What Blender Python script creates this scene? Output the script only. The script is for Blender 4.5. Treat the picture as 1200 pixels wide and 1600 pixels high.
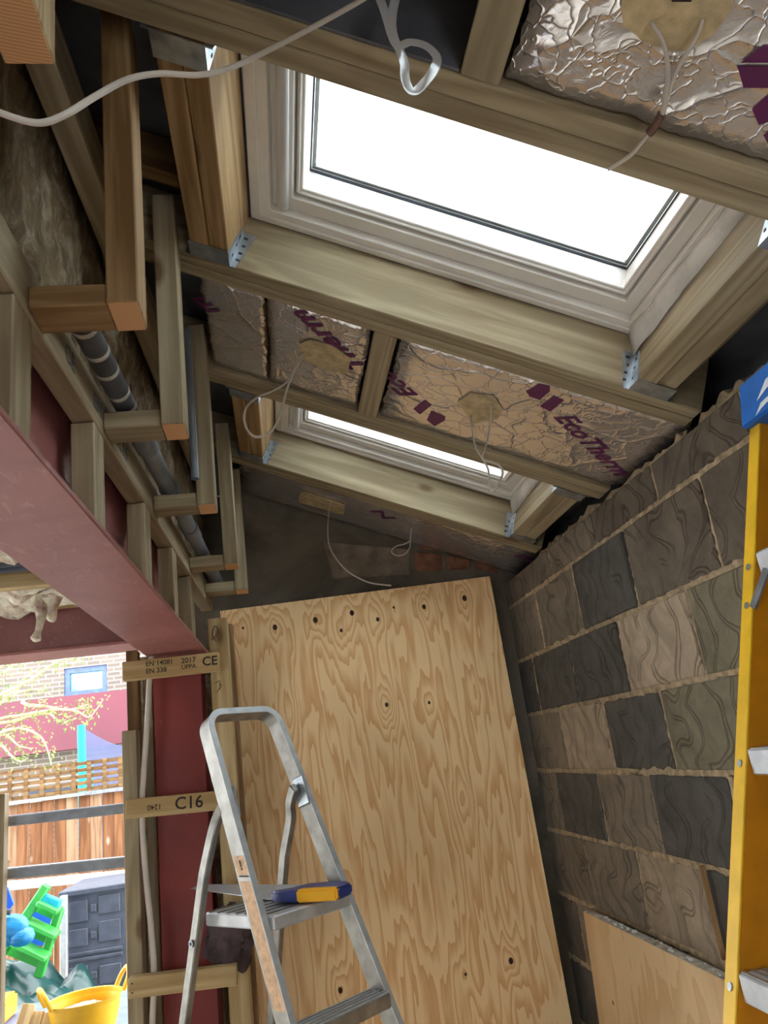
import bpy, bmesh, math, random
from mathutils import Vector, Matrix, noise as mnoise
random.seed(7)
for o in list(bpy.data.objects): bpy.data.objects.remove(o)
S = bpy.context.scene; COL = S.collection
V = Vector

# ------------------------------------------------------------------ camera
F, CX, CY = 1200.0, 600.0, 800.0                 # focal length and centre in pixels of 1200x1600
CAM = V((0, 0, 1.75))
ydir = V((447-CX, 1197-CY, F)).normalized()      # depth direction as seen by the camera (vanishing point)
zdir = V((-505, -3880, F)); zdir = (zdir - ydir*zdir.dot(ydir)).normalized()
xdir = ydir.cross(zdir)
R = Matrix((xdir, ydir, zdir))                   # camera (x right, y down, z forward) -> world
cd = bpy.data.cameras.new('camera'); cam = bpy.data.objects.new('camera', cd); COL.objects.link(cam)
rc, dc, fc = R.col[0], R.col[1], R.col[2]
cam.matrix_world = Matrix(((rc.x, -dc.x, -fc.x, CAM.x), (rc.y, -dc.y, -fc.y, CAM.y), (rc.z, -dc.z, -fc.z, CAM.z), (0, 0, 0, 1)))
cd.sensor_width = 36; cd.lens = F/1600*36; cd.clip_start = .02
S.camera = cam

# ------------------------------------------------------------------ world and exposure
W = bpy.data.worlds.new('overcast_sky'); S.world = W; W.use_nodes = True
bg = W.node_tree.nodes['Background']; bg.inputs[0].default_value = (.93, .965, 1.0, 1); bg.inputs[1].default_value = 1.0
vs = S.view_settings; vs.view_transform = 'Standard'; vs.look = 'None'; vs.gamma = 1; vs.use_curve_mapping = False
vs.exposure = 3.15

def ray(x, y): return R @ V((x-CX, y-CY, F))
def atY(x, y, Y): d = ray(x, y); return CAM + d*(Y/d.y)
def atZ(x, y, Z): d = ray(x, y); return CAM + d*((Z-CAM.z)/d.z)
def atX(x, y, X): d = ray(x, y); return CAM + d*(X/d.x)

# ------------------------------------------------------------------ mesh helpers
class MB:
    def __init__(s): s.v = []; s.f = []
    def add(s, vs, fs):
        n = len(s.v); s.v += [tuple(v) for v in vs]; s.f += [tuple(i+n for i in f) for f in fs]; return s
    def box(s, a, b):
        x0, y0, z0 = a; x1, y1, z1 = b
        return s.add([(x0,y0,z0),(x1,y0,z0),(x1,y1,z0),(x0,y1,z0),(x0,y0,z1),(x1,y0,z1),(x1,y1,z1),(x0,y1,z1)],
                     [(3,2,1,0),(4,5,6,7),(0,1,5,4),(1,2,6,5),(2,3,7,6),(3,0,4,7)])
    def hexa(s, p):      # 8 points, bottom ring then top ring
        return s.add(p, [(3,2,1,0),(4,5,6,7),(0,1,5,4),(1,2,6,5),(2,3,7,6),(3,0,4,7)])
    def bar(s, A, B, w, h, up=(0,0,1)):
        A = V(A); B = V(B); d = (B-A).normalized(); u = V(up); u = (u-d*u.dot(d)).normalized(); sd = d.cross(u)
        q = [sd*-w/2-u*h/2, sd*w/2-u*h/2, sd*w/2+u*h/2, sd*-w/2+u*h/2]
        return s.hexa([A+c for c in q]+[B+c for c in q])
    def prism(s, poly, ax, t):   # polygon of 3D points extruded by vector
        n = len(poly); ax = V(ax)*t
        return s.add([V(p) for p in poly]+[V(p)+ax for p in poly], [tuple(range(n))[::-1], tuple(range(n, 2*n))]+[(i, (i+1)%n, (i+1)%n+n, i+n) for i in range(n)])
    def tube(s, pts, r, n=10, r2=None, up=(0,0,1), caps=True):
        pts = [V(p) for p in pts]; m = len(pts); rings = []; u = V(up)
        for i, p in enumerate(pts):
            d = (pts[min(i+1,m-1)]-pts[max(i-1,0)])
            if d.length < 1e-9: d = V((0,0,1))
            d.normalize(); a = u-d*u.dot(d)
            if a.length < 1e-4: a = d.orthogonal()
            a.normalize(); b = d.cross(a); u = a
            ri = r[i] if isinstance(r, (list, tuple)) else r
            rj = r2 if r2 else ri
            rings.append([p+a*ri*math.cos(2*math.pi*k/n)+b*rj*math.sin(2*math.pi*k/n) for k in range(n)])
        vs_ = [v for q in rings for v in q]; fs = []
        for i in range(m-1):
            for k in range(n): fs.append((i*n+k, i*n+(k+1)%n, (i+1)*n+(k+1)%n, (i+1)*n+k))
        if caps: fs += [tuple(range(n))[::-1], tuple((m-1)*n+k for k in range(n))]
        return s.add(vs_, fs)
    def ring(s, o, i, z0, z1):   # rectangular frame o=(x0,y0,x1,y1) outside, i inside
        a = [(o[0],o[1]),(o[2],o[1]),(o[2],o[3]),(o[0],o[3])]; b = [(i[0],i[1]),(i[2],i[1]),(i[2],i[3]),(i[0],i[3])]
        vs_ = [(*p,z0) for p in a]+[(*p,z0) for p in b]+[(*p,z1) for p in a]+[(*p,z1) for p in b]; fs = []
        for k in range(4):
            j = (k+1)%4
            fs += [(k,k+4,j+4,j),(k+8,j+8,j+12,k+12),(k,j,j+8,k+8),(k+4,k+12,j+12,j+4)]
        return s.add(vs_, fs)
    def mesh(s, name, bevel=0, smooth=False, seg=1):
        me = bpy.data.meshes.new(name); me.from_pydata(s.v, [], s.f)
        bm = bmesh.new(); bm.from_mesh(me); bmesh.ops.recalc_face_normals(bm, faces=bm.faces)
        if bevel: bmesh.ops.bevel(bm, geom=list(bm.edges), offset=bevel, segments=seg, affect='EDGES', clamp_overlap=True)
        if smooth:
            for f in bm.faces: f.smooth = True
            for e in bm.edges:
                if len(e.link_faces) == 2 and e.calc_face_angle() > .7: e.smooth = False
        bm.to_mesh(me); bm.free(); return me

WM = {}
def obj(name, me, mat=None, parent=None, M=None):
    if isinstance(me, MB): me = me.mesh(name)
    o = bpy.data.objects.new(name, me); COL.objects.link(o); M = M or Matrix.Identity(4)
    if mat and me and not me.materials: me.materials.append(mat)
    if parent: o.parent = parent; o.matrix_local = WM[parent.name].inverted() @ M
    else: o.matrix_world = M
    WM[o.name] = M.copy(); return o
def tag(o, label, cat, group=None):
    o['label'] = label; o['category'] = cat
    if group: o['group'] = group
    return o
def thing(name, label, cat, loc=(0,0,0), group=None):
    o = bpy.data.objects.new(name, None); COL.objects.link(o); o.empty_display_size = .05
    M = Matrix.Translation(V(loc)); o.matrix_world = M; WM[o.name] = M
    return tag(o, label, cat, group)
def struct(name, me, mat=None, M=None, label=None):
    o = obj(name, me, mat, None, M); o['kind'] = 'structure'
    if label: o['label'] = label
    return o
def frame(o, x, y, z):
    x, y, z = V(x), V(y), V(z)
    return Matrix(((x.x,y.x,z.x,o[0]),(x.y,y.y,z.y,o[1]),(x.z,y.z,z.z,o[2]),(0,0,0,1)))
def timber(name, A, B, w, h, up, mat, parent=None, bevel=.0025):
    """sawn timber from A to B; length along local X so that the grain follows it"""
    A = V(A); B = V(B); L = (B-A).length; d = (B-A)/L; u = V(up); u = (u-d*u.dot(d)).normalized(); sd = u.cross(d)
    me = MB().box((-L/2,-w/2,-h/2), (L/2,w/2,h/2)).mesh(name, bevel)
    return obj(name, me, mat, parent, frame((A+B)/2, d, sd, u))
def smoothpath(P, n=8):
    P = [V(p) for p in P]; out = []
    for i in range(len(P)-1):
        p0 = P[max(i-1,0)]; p1 = P[i]; p2 = P[i+1]; p3 = P[min(i+2,len(P)-1)]
        for k in range(n):
            t = k/n
            out.append(.5*((2*p1)+(p2-p0)*t+(2*p0-5*p1+4*p2-p3)*t*t+(3*p1-p0-3*p2+p3)*t**3))
    out.append(P[-1]); return out
def lettering(name, txt, size, M, mat, parent, shear=0, bold=0, sx=1):
    c = bpy.data.curves.new(name, 'FONT'); c.body = txt; c.size = size; c.shear = shear; c.offset = (bold or .012)*size; c.extrude = .0003; c.resolution_u = 3
    t = bpy.data.objects.new(name, c); COL.objects.link(t)
    me = bpy.data.meshes.new_from_object(t.evaluated_get(bpy.context.evaluated_depsgraph_get()))
    bpy.data.objects.remove(t); bpy.data.curves.remove(c)
    for v in me.vertices: v.co.x *= sx
    me.materials.clear()
    return obj(name, me, mat, parent, M)

# ------------------------------------------------------------------ materials
def lin(c):
    f = lambda u: u/12.92 if u <= .04045 else ((u+.055)/1.055)**2.4
    return (f(c[0]/255), f(c[1]/255), f(c[2]/255), 1)
class NT:
    def __init__(s, name, rough=.6, metal=0, spec=None):
        s.m = bpy.data.materials.new(name); s.m.use_nodes = True; s.t = s.m.node_tree; s.b = s.t.nodes['Principled BSDF']
        s.b.inputs['Roughness'].default_value = rough; s.b.inputs['Metallic'].default_value = metal
        if spec is not None: s.b.inputs['Specular IOR Level'].default_value = spec
    def n(s, typ, **k):
        d = s.t.nodes.new(typ)
        for a, v in k.items(): setattr(d, a, v)
        return d
    def L(s, a, b): s.t.links.new(a, b)
    def put(s, sock, v):
        if hasattr(v, 'is_linked') or hasattr(v, 'links'): s.L(v, sock)
        else: sock.default_value = v
    def math(s, op, a, b=0, c=None):
        d = s.n('ShaderNodeMath', operation=op); s.put(d.inputs[0], a); s.put(d.inputs[1], b)
        if c is not None: s.put(d.inputs[2], c)
        return d.outputs[0]
    def mix(s, f, a, b, blend='MIX'):
        d = s.n('ShaderNodeMix', data_type='RGBA', blend_type=blend); s.put(d.inputs[0], f); s.put(d.inputs[6], a); s.put(d.inputs[7], b); return d.outputs[2]
    def coord(s, kind='Object', scale=(1,1,1), rand=0, loc=(0,0,0)):
        tc = s.n('ShaderNodeTexCoord'); mp = s.n('ShaderNodeMapping'); mp.inputs['Scale'].default_value = scale; mp.inputs['Location'].default_value = loc
        s.L(tc.outputs[kind], mp.inputs[0])
        if rand:
            oi = s.n('ShaderNodeObjectInfo'); s.L(s.math('MULTIPLY', oi.outputs['Random'], rand), mp.inputs['Location'])
        return mp.outputs[0]
    def noise(s, co, scale, detail=4, rough=.55, dist=0):
        d = s.n('ShaderNodeTexNoise'); s.L(co, d.inputs['Vector']); d.inputs['Scale'].default_value = scale
        d.inputs['Detail'].default_value = detail; d.inputs['Roughness'].default_value = rough; d.inputs['Distortion'].default_value = dist; return d.outputs[0]
    def ramp(s, f, stops):
        d = s.n('ShaderNodeValToRGB'); e = d.color_ramp.elements
        while len(e) < len(stops): e.new(.5)
        for el, (p, c) in zip(e, stops): el.position = p; el.color = c if len(c) == 4 else lin(c)
        s.L(f, d.inputs[0]); return d.outputs[0]
    def bump(s, h, strength=.3, dist=.01):
        d = s.n('ShaderNodeBump'); d.inputs['Strength'].default_value = strength; d.inputs['Distance'].default_value = dist
        s.L(h, d.inputs['Height']); s.L(d.outputs[0], s.b.inputs['Normal']); return d
    def color(s, v): s.put(s.b.inputs['Base Color'], v)

def plain(name, c, rough=.6, metal=0, var=.12, scale=12, bump=0, spec=None):
    t = NT(name, rough, metal, spec); co = t.coord('Object', rand=7); n = t.noise(co, scale, 5)
    c1 = tuple(max(0, u*(1-var)) for u in c); c2 = tuple(min(255, u*(1+var)) for u in c)
    t.color(t.ramp(n, [(.3, c1), (.7, c2)]))
    if bump: t.bump(t.noise(co, scale*4, 4), bump, .004)
    return t.m

def wood(name, light, dark, knot=(92,62,38), stretch=22, rough=.72, green=None):
    t = NT(name, rough, spec=.25)
    co = t.coord('Object', (1.3, stretch, stretch), rand=31)
    co2 = t.coord('Object', (.5, 7, 7), rand=17)
    g = t.noise(co, 1.6, 6, .6, .4)
    rings = t.math('SINE', t.math('MULTIPLY', t.noise(co2, 1.1, 2, .4, .6), 46))
    f = t.math('ADD', t.math('MULTIPLY', g, .75), t.math('MULTIPLY', rings, .085))
    c = t.ramp(f, [(.27, dark), (.54, light)])
    if green: c = t.mix(t.math('MULTIPLY', t.noise(t.coord('Object', (1,1,1), rand=9), 3, 3), .55), c, lin(green))
    kc = t.n('ShaderNodeTexVoronoi', distance='EUCLIDEAN'); t.L(t.coord('Object', (3.2, 7, 7), rand=23), kc.inputs['Vector']); kc.inputs['Scale'].default_value = 1.0
    k = t.ramp(kc.outputs['Distance'], [(.07, (1,1,1,1)), (.15, (0,0,0,1))])
    c = t.mix(t.math('MULTIPLY', k, .75), c, lin(knot))
    t.color(c); t.bump(g, .18, .003); return t.m

M_ = {}
M_['wood'] = wood('treated_softwood', (178,160,130), (132,112,84), green=(150,146,122))
M_['wood_tan'] = wood('tan_softwood', (178,148,108), (134,104,68))
M_['wood_pale'] = wood('pale_softwood', (202,180,136), (166,138,94))
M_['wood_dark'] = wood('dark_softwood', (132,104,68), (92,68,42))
M_['endgrain'] = None
t = NT('end_grain', .8); co = t.coord('Object'); sep = t.n('ShaderNodeSeparateXYZ'); t.L(co, sep.inputs[0])
w = t.n('ShaderNodeTexWave', wave_type='RINGS', rings_direction='Z'); w.inputs['Scale'].default_value = 70; w.inputs['Distortion'].default_value = 1.2
mp = t.coord('Object', loc=(.03, .12, 0)); t.L(mp, w.inputs['Vector'])
t.color(t.ramp(w.outputs[0], [(.1, (200,146,98)), (.8, (220,172,124))])); M_['endgrain'] = t.m

t = NT('red_oxide_steel', .42, spec=.5); co = t.coord('Object'); n1 = t.noise(co, 5, 6, .6, .8); n2 = t.noise(t.coord('Object', (4, 1, 4)), 9, 6, .7, 1.5)
c = t.ramp(n1, [(.3, (136,80,78)), (.7, (158,102,98))]); c = t.mix(t.ramp(n2, [(.56, (0,0,0,1)), (.78, (.5,.5,.5,1))]), c, lin((214,168,160)))
t.color(c); t.bump(n1, .08, .004); M_['red'] = t.m
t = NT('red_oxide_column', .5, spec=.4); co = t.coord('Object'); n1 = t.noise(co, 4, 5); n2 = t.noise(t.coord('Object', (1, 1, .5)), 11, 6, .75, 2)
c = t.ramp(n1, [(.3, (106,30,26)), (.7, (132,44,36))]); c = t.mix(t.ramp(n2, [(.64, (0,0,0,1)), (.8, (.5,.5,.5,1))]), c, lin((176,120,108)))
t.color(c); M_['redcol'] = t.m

# crinkled foil facing
t = NT('foil_facing', .2, .82); co = t.coord('Object', rand=5)
def crinkle(t, co, sc, dist):
    nz = t.n('ShaderNodeTexNoise'); nz.inputs['Scale'].default_value = sc*.6; nz.inputs['Detail'].default_value = 3; t.L(co, nz.inputs['Vector'])
    mv = t.n('ShaderNodeMix', data_type='VECTOR'); mv.inputs[0].default_value = dist; t.L(co, mv.inputs[4]); t.L(nz.outputs['Color'], mv.inputs[5])
    vv = t.n('ShaderNodeTexVoronoi', feature='DISTANCE_TO_EDGE'); vv.inputs['Scale'].default_value = sc; t.L(mv.outputs[1], vv.inputs['Vector'])
    return vv.outputs['Distance']
rdg = lambda sc, ds, k: t.math('POWER', 2.718, t.math('MULTIPLY', crinkle(t, co, sc, ds), -k))
h = t.math('ADD', t.math('MULTIPLY', rdg(6, .2, 30), .20), t.math('MULTIPLY', rdg(19, .14, 30), .075))
h = t.math('ADD', h, t.math('MULTIPLY', t.noise(co, 20, 5, .6, 1.0), .12))
h = t.math('ADD', h, t.math('MULTIPLY', t.noise(co, 5, 2), .35))
t.bump(h, .5, .03); t.color(t.ramp(t.noise(co, 3, 3), [(.3, (222,218,216)), (.7, (240,237,236))])); M_['foil'] = t.m
M_['foam'] = plain('insulation_foam', (186,166,128), .9, var=.15, scale=30, bump=.5)
M_['purple'] = plain('purple_print', (92,24,78), .45, var=.05)
M_['galv'] = plain('galvanised_steel', (168,176,182), .38, .85, var=.16, scale=26)
M_['dullsteel'] = plain('dull_grey_steel', (132,138,146), .5, .3, var=.12, scale=20)
M_['alu'] = plain('worn_aluminium', (144,142,136), .42, .75, var=.14, scale=20, bump=.05)
M_['alu_lite'] = plain('pale_aluminium_step', (188,191,193), .5, .5, var=.08, scale=24)
M_['white'] = plain('white_window_paint', (224,220,214), .35, var=.03, scale=6)
M_['white2'] = plain('white_vent_bar', (206,206,206), .4, var=.03, scale=6)
M_['gasket'] = plain('dark_rubber', (52,58,70), .7)
M_['cable'] = plain('grey_white_cable', (192,182,170), .5, var=.06, scale=14)
M_['cable_dk'] = plain('brown_tape', (92,66,54), .6)
M_['pvc'] = plain('grey_waste_pipe', (104,110,116), .35, var=.14, scale=10)
M_['pvc_dk'] = plain('taped_pipe', (62,64,68), .4, var=.3, scale=18)
M_['tape'] = plain('silver_tape', (176,172,160), .4, var=.2, scale=24)
M_['ink'] = plain('black_ink', (44,34,26), .8)
M_['inkblue'] = plain('faded_ink', (92,98,104), .8)
M_['membrane'] = plain('roof_membrane', (84,86,92), .6, var=.25, scale=6, bump=.3)
M_['concrete'] = plain('dusty_concrete', (204,198,188), .9, var=.14, scale=4, bump=.3)
M_['plaster'] = plain('painted_plaster', (206,200,188), .9, var=.05, scale=3)
M_['yellow'] = plain('yellow_fibreglass', (240,192,40), .4, var=.05, scale=20)
M_['yellow_shade'] = plain('shaded_yellow_fibreglass', (206,136,10), .4, var=.06, scale=16)  # rail web: yellow fibreglass with its shade put into the colour
M_['bluecap'] = plain('blue_plastic_cap', (30,104,190), .45, var=.1, scale=14)
M_['whiteprint'] = plain('white_print', (226,230,234), .5, var=.04)
M_['mortar'] = plain('mortar', (168,150,122), .95, var=.2, scale=40, bump=.7)
M_['sticker'] = plain('cream_sticker', (206,168,128), .6, var=.12, scale=60)
M_['sawblue'] = plain('blue_handle', (44,60,128), .4, var=.08)
M_['sawyellow'] = plain('yellow_grip', (240,178,24), .45, var=.06)
M_['blade'] = plain('saw_blade', (206,212,218), .35, .35, var=.06)
M_['cloth'] = plain('dark_brown_cloth', (74,62,64), .9, var=.25, scale=18, bump=.3)
M_['glue'] = plain('membrane_white', (206,204,200), .6, var=.1, scale=9)

# concrete blocks: colour per object, wavy keying grooves as fine relief
t = NT('concrete_block', .88, spec=.2); oi = t.n('ShaderNodeObjectInfo'); co = t.coord('Object', rand=13); co0 = t.coord('Object')
sp = t.n('ShaderNodeSeparateXYZ'); t.L(co, sp.inputs[0])
zig = t.math('ABSOLUTE', t.math('SUBTRACT', t.math('FRACT', t.math('ADD', t.math('MULTIPLY', sp.outputs[2], 5.2), t.math('MULTIPLY', t.noise(co, 3, 2), 2.2))), .5))
smz = t.math('SMOOTH_MIN', zig, .42, .1)
u = t.math('ADD', t.math('MULTIPLY', sp.outputs[1], 11), t.math('ADD', t.math('MULTIPLY', smz, 1.5), t.math('MULTIPLY', t.noise(co, 4.5, 1), 3.2)))
fr = t.math('FRACT', u)
l1 = t.math('ABSOLUTE', t.math('SUBTRACT', fr, .35)); l2 = t.math('ABSOLUTE', t.math('SUBTRACT', fr, .52))
ln = t.math('MINIMUM', l1, l2)
mask = t.ramp(t.noise(co, 5, 2), [(.36, (0,0,0,1)), (.48, (1,1,1,1))])
gro = t.math('MULTIPLY', t.ramp(ln, [(.018, (1,1,1,1)), (.05, (0,0,0,1))]), mask)
n1 = t.noise(co, 9, 8, .7, .6); n2 = t.noise(co, 90, 4, .7)
c = t.mix(1.0, oi.outputs['Color'], t.ramp(n1, [(.28, (.62,.62,.62,1)), (.72, (1.32,1.3,1.27,1))]), 'MULTIPLY')
c = t.mix(t.ramp(t.noise(co, 16, 6, .75, 1), [(.62, (0,0,0,1)), (.76, (.45,.45,.45,1))]), c, lin((168,156,138)))
c = t.mix(t.math('MULTIPLY', gro, .45), c, lin((48,42,38)))
t.color(c)
t.bump(t.math('ADD', t.math('ADD', t.math('MULTIPLY', gro, -1.1), t.math('MULTIPLY', n2, .3)), t.math('MULTIPLY', n1, .7)), .6, .006)
M_['block'] = t.m

# rotary-cut plywood: height field of stretched noise with rings round the knots, cut into growth bands
def plywood(name, light, dark, knots, bands=26, kc=(64,34,20), kr=.007, sx=6.0, sz=.9):
    t = NT(name, .68, spec=.3); co = t.coord('Object'); sep = t.n('ShaderNodeSeparateXYZ'); t.L(co, sep.inputs[0])
    h = t.noise(t.coord('Object', (sx, 1, sz)), 1.0, 3, .5, .35)
    h = t.math('ADD', h, t.math('MULTIPLY', t.noise(t.coord('Object', (26, 1, 3.2)), 1.0, 2, .5, .5), .16))
    dark_k = None
    for (kx, kz, a, r) in knots:
        dx = t.math('SUBTRACT', sep.outputs[0], kx); dz = t.math('MULTIPLY', t.math('SUBTRACT', sep.outputs[2], kz), .5)
        d2 = t.math('ADD', t.math('MULTIPLY', dx, dx), t.math('MULTIPLY', dz, dz))
        g = t.math('DIVIDE', a, t.math('ADD', 1.0, t.math('MULTIPLY', d2, 1/(.035*.035))))
        h = t.math('ADD', h, g)
        dz2 = t.math('MULTIPLY', t.math('SUBTRACT', sep.outputs[2], kz), .75)
        q = t.math('DIVIDE', t.math('ADD', t.math('MULTIPLY', dx, dx), t.math('MULTIPLY', dz2, dz2)), r*r)
        dark_k = q if dark_k is None else t.math('MINIMUM', dark_k, q)
    fr = t.math('FRACT', t.math('MULTIPLY', h, bands))
    fine = t.noise(t.coord('Object', (160, 1, 5)), 1, 4, .6)
    c = t.ramp(fr, [(.0, dark), (.22, tuple((2*a+b)/3 for a, b in zip(dark, light))), (.62, light), (.95, light), (1.0, dark)])
    c = t.mix(t.math('MULTIPLY', fine, .35), c, lin(light))
    big = t.ramp(t.noise(co, 1.3, 3), [(.35, (.92,.9,.87,1)), (.7, (1.05,1.04,1.03,1))]); c = t.mix(1.0, c, big, 'MULTIPLY')
    if dark_k is not None: c = t.mix(t.ramp(dark_k, [(.6, (1,1,1,1)), (1.0, (0,0,0,1))]), c, lin(kc))
    t.color(c); t.bump(fine, .06, .002); return t.m

# =================================================================== STRUCTURE
TH = math.atan(.415); CT, ST = math.cos(TH), math.sin(TH)
XW, ZE = 1.03, 2.447                                  # right wall face, height of rafter undersides there
RO = V((XW, 0, ZE)); RX, RY, RZ = V((CT,0,-ST)), V((0,1,0)), V((ST,0,CT))
RM = frame(RO, RX, RY, RZ)                            # roof frame: s down the slope, y, n up through the roof
def rp(s, y, n=0): return RO+RX*s+RY*y+RZ*n
def pxr(x, y, n=0):                                   # pixel -> (s, y) on the roof plane at height n
    d = ray(x, y); t_ = (RO+RZ*n-CAM).dot(RZ)/d.dot(RZ); p = CAM+d*t_-RO; return p.dot(RX), p.y
def rtimber(name, s0, s1, y0, y1, n0, n1, mat, parent=None, bevel=.0025):
    if s1-s0 > y1-y0: return timber(name, rp(s0,(y0+y1)/2,(n0+n1)/2), rp(s1,(y0+y1)/2,(n0+n1)/2), y1-y0, n1-n0, RZ, mat, parent, bevel)
    return timber(name, rp((s0+s1)/2,y0,(n0+n1)/2), rp((s0+s1)/2,y1,(n0+n1)/2), s1-s0, n1-n0, RZ, mat, parent, bevel)
def drift(y): return .038*(y-1.053), -.024*(y-1.053)  # the old house wall is not quite parallel to the new block wall

YF = 3.29                                             # far wall
struct('floor', MB().box((-4.4,-1.7,-.12), (1.15,3.34,0)), M_['concrete'], label='dusty bare concrete floor')
struct('ground', MB().box((-9,3.34,-.3), (6,16,-.12)), plain('garden_ground', (128,124,104), .95, var=.3, scale=2), label='garden ground outside')

# right wall of concrete blocks
wr = struct('wall_right', MB().box((XW+.012,-1.7,0), (XW+.1,YF+.05,2.385)), M_['mortar'], label='bare concrete block wall on the right with squeezed mortar joints')
D_, B_, T_, G_, K_ = (96,94,90), (130,121,108), (164,149,130), (124,118,100), (114,105,94)
rows = [(2.297, 2.398, [3.29,2.68,2.25,1.826,1.39,.96,.53,.1,-.33,-.76,-1.19,-1.62], [K_,B_,K_,K_,K_]),
        (2.06, 2.285, [3.29,2.916,2.49,2.065,1.622,1.19,.76,.33,-.1,-.53,-.96,-1.39], [B_,B_,D_,K_,K_,D_]),
        (1.834, 2.046, [3.29,3.088,2.656,2.234,1.80,1.37,.94,.51,.08,-.35,-.78,-1.21], [D_,D_,D_,T_,G_,K_]),
        (1.61, 1.820, [3.29,2.888,2.472,2.062,1.63,1.2,.77,.34,-.09,-.52,-.95,-1.38], [B_,T_,D_,G_,K_]),
        (1.382, 1.596, [3.29,3.057,2.645,2.245,1.82,1.39,.96,.53,.1,-.33,-.76,-1.19], [B_,D_,B_,D_,B_]),
        (1.148, 1.368, [3.29,2.884,2.452,2.036,1.6,1.17,.74,.31,-.12,-.55,-.98,-1.41], [B_,B_,T_,D_,B_]),
        (.92, 1.134, [3.29,3.09,2.66,2.23,1.8,1.37,.94,.51,.08,-.35,-.78], [K_,B_,D_,B_]),
        (.69, .906, [3.29,2.88,2.45,2.03,1.6,1.17,.74,.31,-.12,-.55], [D_,B_,K_,B_]),
        (.46, .676, [3.29,3.09,2.66,2.23,1.8,1.37,.94,.51,.08], [B_,K_,D_]),
        (.23, .446, [3.29,2.88,2.45,2.03,1.6,1.17,.74,.31], [B_,D_,K_]),
        (.0, .216, [3.29,3.09,2.66,2.23,1.8,1.37,.94,.51], [K_,B_,D_])]
for z0, z1, ys, cs in rows:
    for i in range(len(ys)-1):
        y1, y0 = ys[i]-.007, ys[i+1]+.007; L = y1-y0; H = z1-z0
        px_ = random.uniform(-.004,.004)
        me = MB().box((0,-L/2,-H/2), (.05,L/2,H/2)).mesh('block', .004)
        b = obj('block', me, M_['block'], wr, Matrix.Translation((XW+px_, (y0+y1)/2, (z0+z1)/2)) @ Matrix.Rotation(random.uniform(-.006,.006), 4, 'X'))
        c = cs[i] if i < len(cs) else random.choice([D_,B_,K_,T_,G_]); k = random.uniform(.92,1.08); b.color = lin([q*k for q in c])
# squeezed-out mortar along the joints: lumpy ribbons
def lumpy(P0, P1, w, d, nrm, step=.012, seed=0, amp=1.0, fq=37):
    mb = MB(); P0 = V(P0); P1 = V(P1); n = max(3, int((P1-P0).length/step)); dr = (P1-P0).normalized(); nr = V(nrm); sd = dr.cross(nr)
    vs_ = []
    for i in range(n+1):
        p = P0.lerp(P1, i/n); q = p*fq+V((seed,seed*2,0))
        a = w*(.5+amp*.35*mnoise.noise(q)); b = w*(.5+amp*.35*mnoise.noise(q+V((9,3,1)))); h = d*(.6+.9*abs(mnoise.noise(q*1.7+V((2,8,5)))))
        vs_ += [p+sd*a, p+sd*a*.5+nr*h, p-sd*b*.5+nr*h*.9, p-sd*b]
    fs = [(i*4+k, i*4+k+1, i*4+k+5, i*4+k+4) for i in range(n) for k in range(3)]
    return mb.add(vs_, fs)
for k, z in enumerate([2.291, 2.053, 1.827, 1.603, 1.375, 1.141, .913, .683, .453, .223]):
    obj('mortar_joint', lumpy((XW+.008,-1.6,z), (XW+.008,YF,z), .030, .008, (-1,0,0), seed=k*3, amp=1.7).mesh('mortar_joint', smooth=True), M_['mortar'], wr)
for ri, (z0, z1, ys, cs) in enumerate(rows[:8]):
    for y in ys[1:6]:
        obj('mortar_joint', lumpy((XW+.009,y,z0), (XW+.009,y+random.uniform(-.01,.01),z1), .019, .009, (-1,0,0), seed=y*7+ri).mesh('mortar_joint', smooth=True), M_['mortar'], wr)
for (y0, y1, sd_) in ((YF-.42,2.9,1),(2.22,2.8,2),(1.66,2.14,3),(.98,1.58,4),(.42,.9,5)):
    obj('mortar_bed', lumpy((XW+.045,y0,2.390), (XW+.045,y1,2.390), .085, .046, (0,0,1), seed=sd_*5, amp=1.6, fq=15).mesh('mortar_bed', smooth=True), M_['mortar'], wr)

# far wall: grey render with one bare block and a few bricks
t = NT('grey_render', .9, spec=.2); co = t.coord('Object'); n1 = t.noise(co, 2.6, 6, .65, .8); n2 = t.noise(co, 8, 6, .7)
c = t.ramp(n1, [(.3, (78,74,66)), (.62, (118,110,98))]); c = t.mix(t.ramp(n2, [(.58, (0,0,0,1)), (.7, (.5,.5,.5,1))]), c, lin((136,124,104)))
t.color(c); t.bump(n2, .5, .01); M_['render'] = t.m
wf = struct('wall_far', MB().box((-.5,YF,0), (1.215,YF+.12,3.15)), M_['render'], label='grey rendered far wall above the plywood')
def patch(name, pix, mat, dep=.012, Y=YF):
    P = [atY(x, y, Y) for x, y in pix]; return obj(name, MB().prism([p+V((0,.01,0)) for p in P], (0,-1,0), dep+.01).mesh(name, .004), mat, wf)
patch('block', [(505,846),(640,858),(640,898),(520,905)], plain('grey_block', (124,112,98), .9, var=.2, scale=14, bump=.5), .006)
M_['oldbrick'] = plain('old_brick', (128,88,68), .9, var=.25, scale=18, bump=.5)
for q in ([(648,862),(690,866),(690,892),(648,893)], [(697,868),(735,873),(735,889),(697,891)], [(742,876),(778,882),(778,896),(742,889)], [(655,842),(700,855),(699,863),(655,858)]):
    patch('brick', q, M_['oldbrick'], .008)

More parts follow.
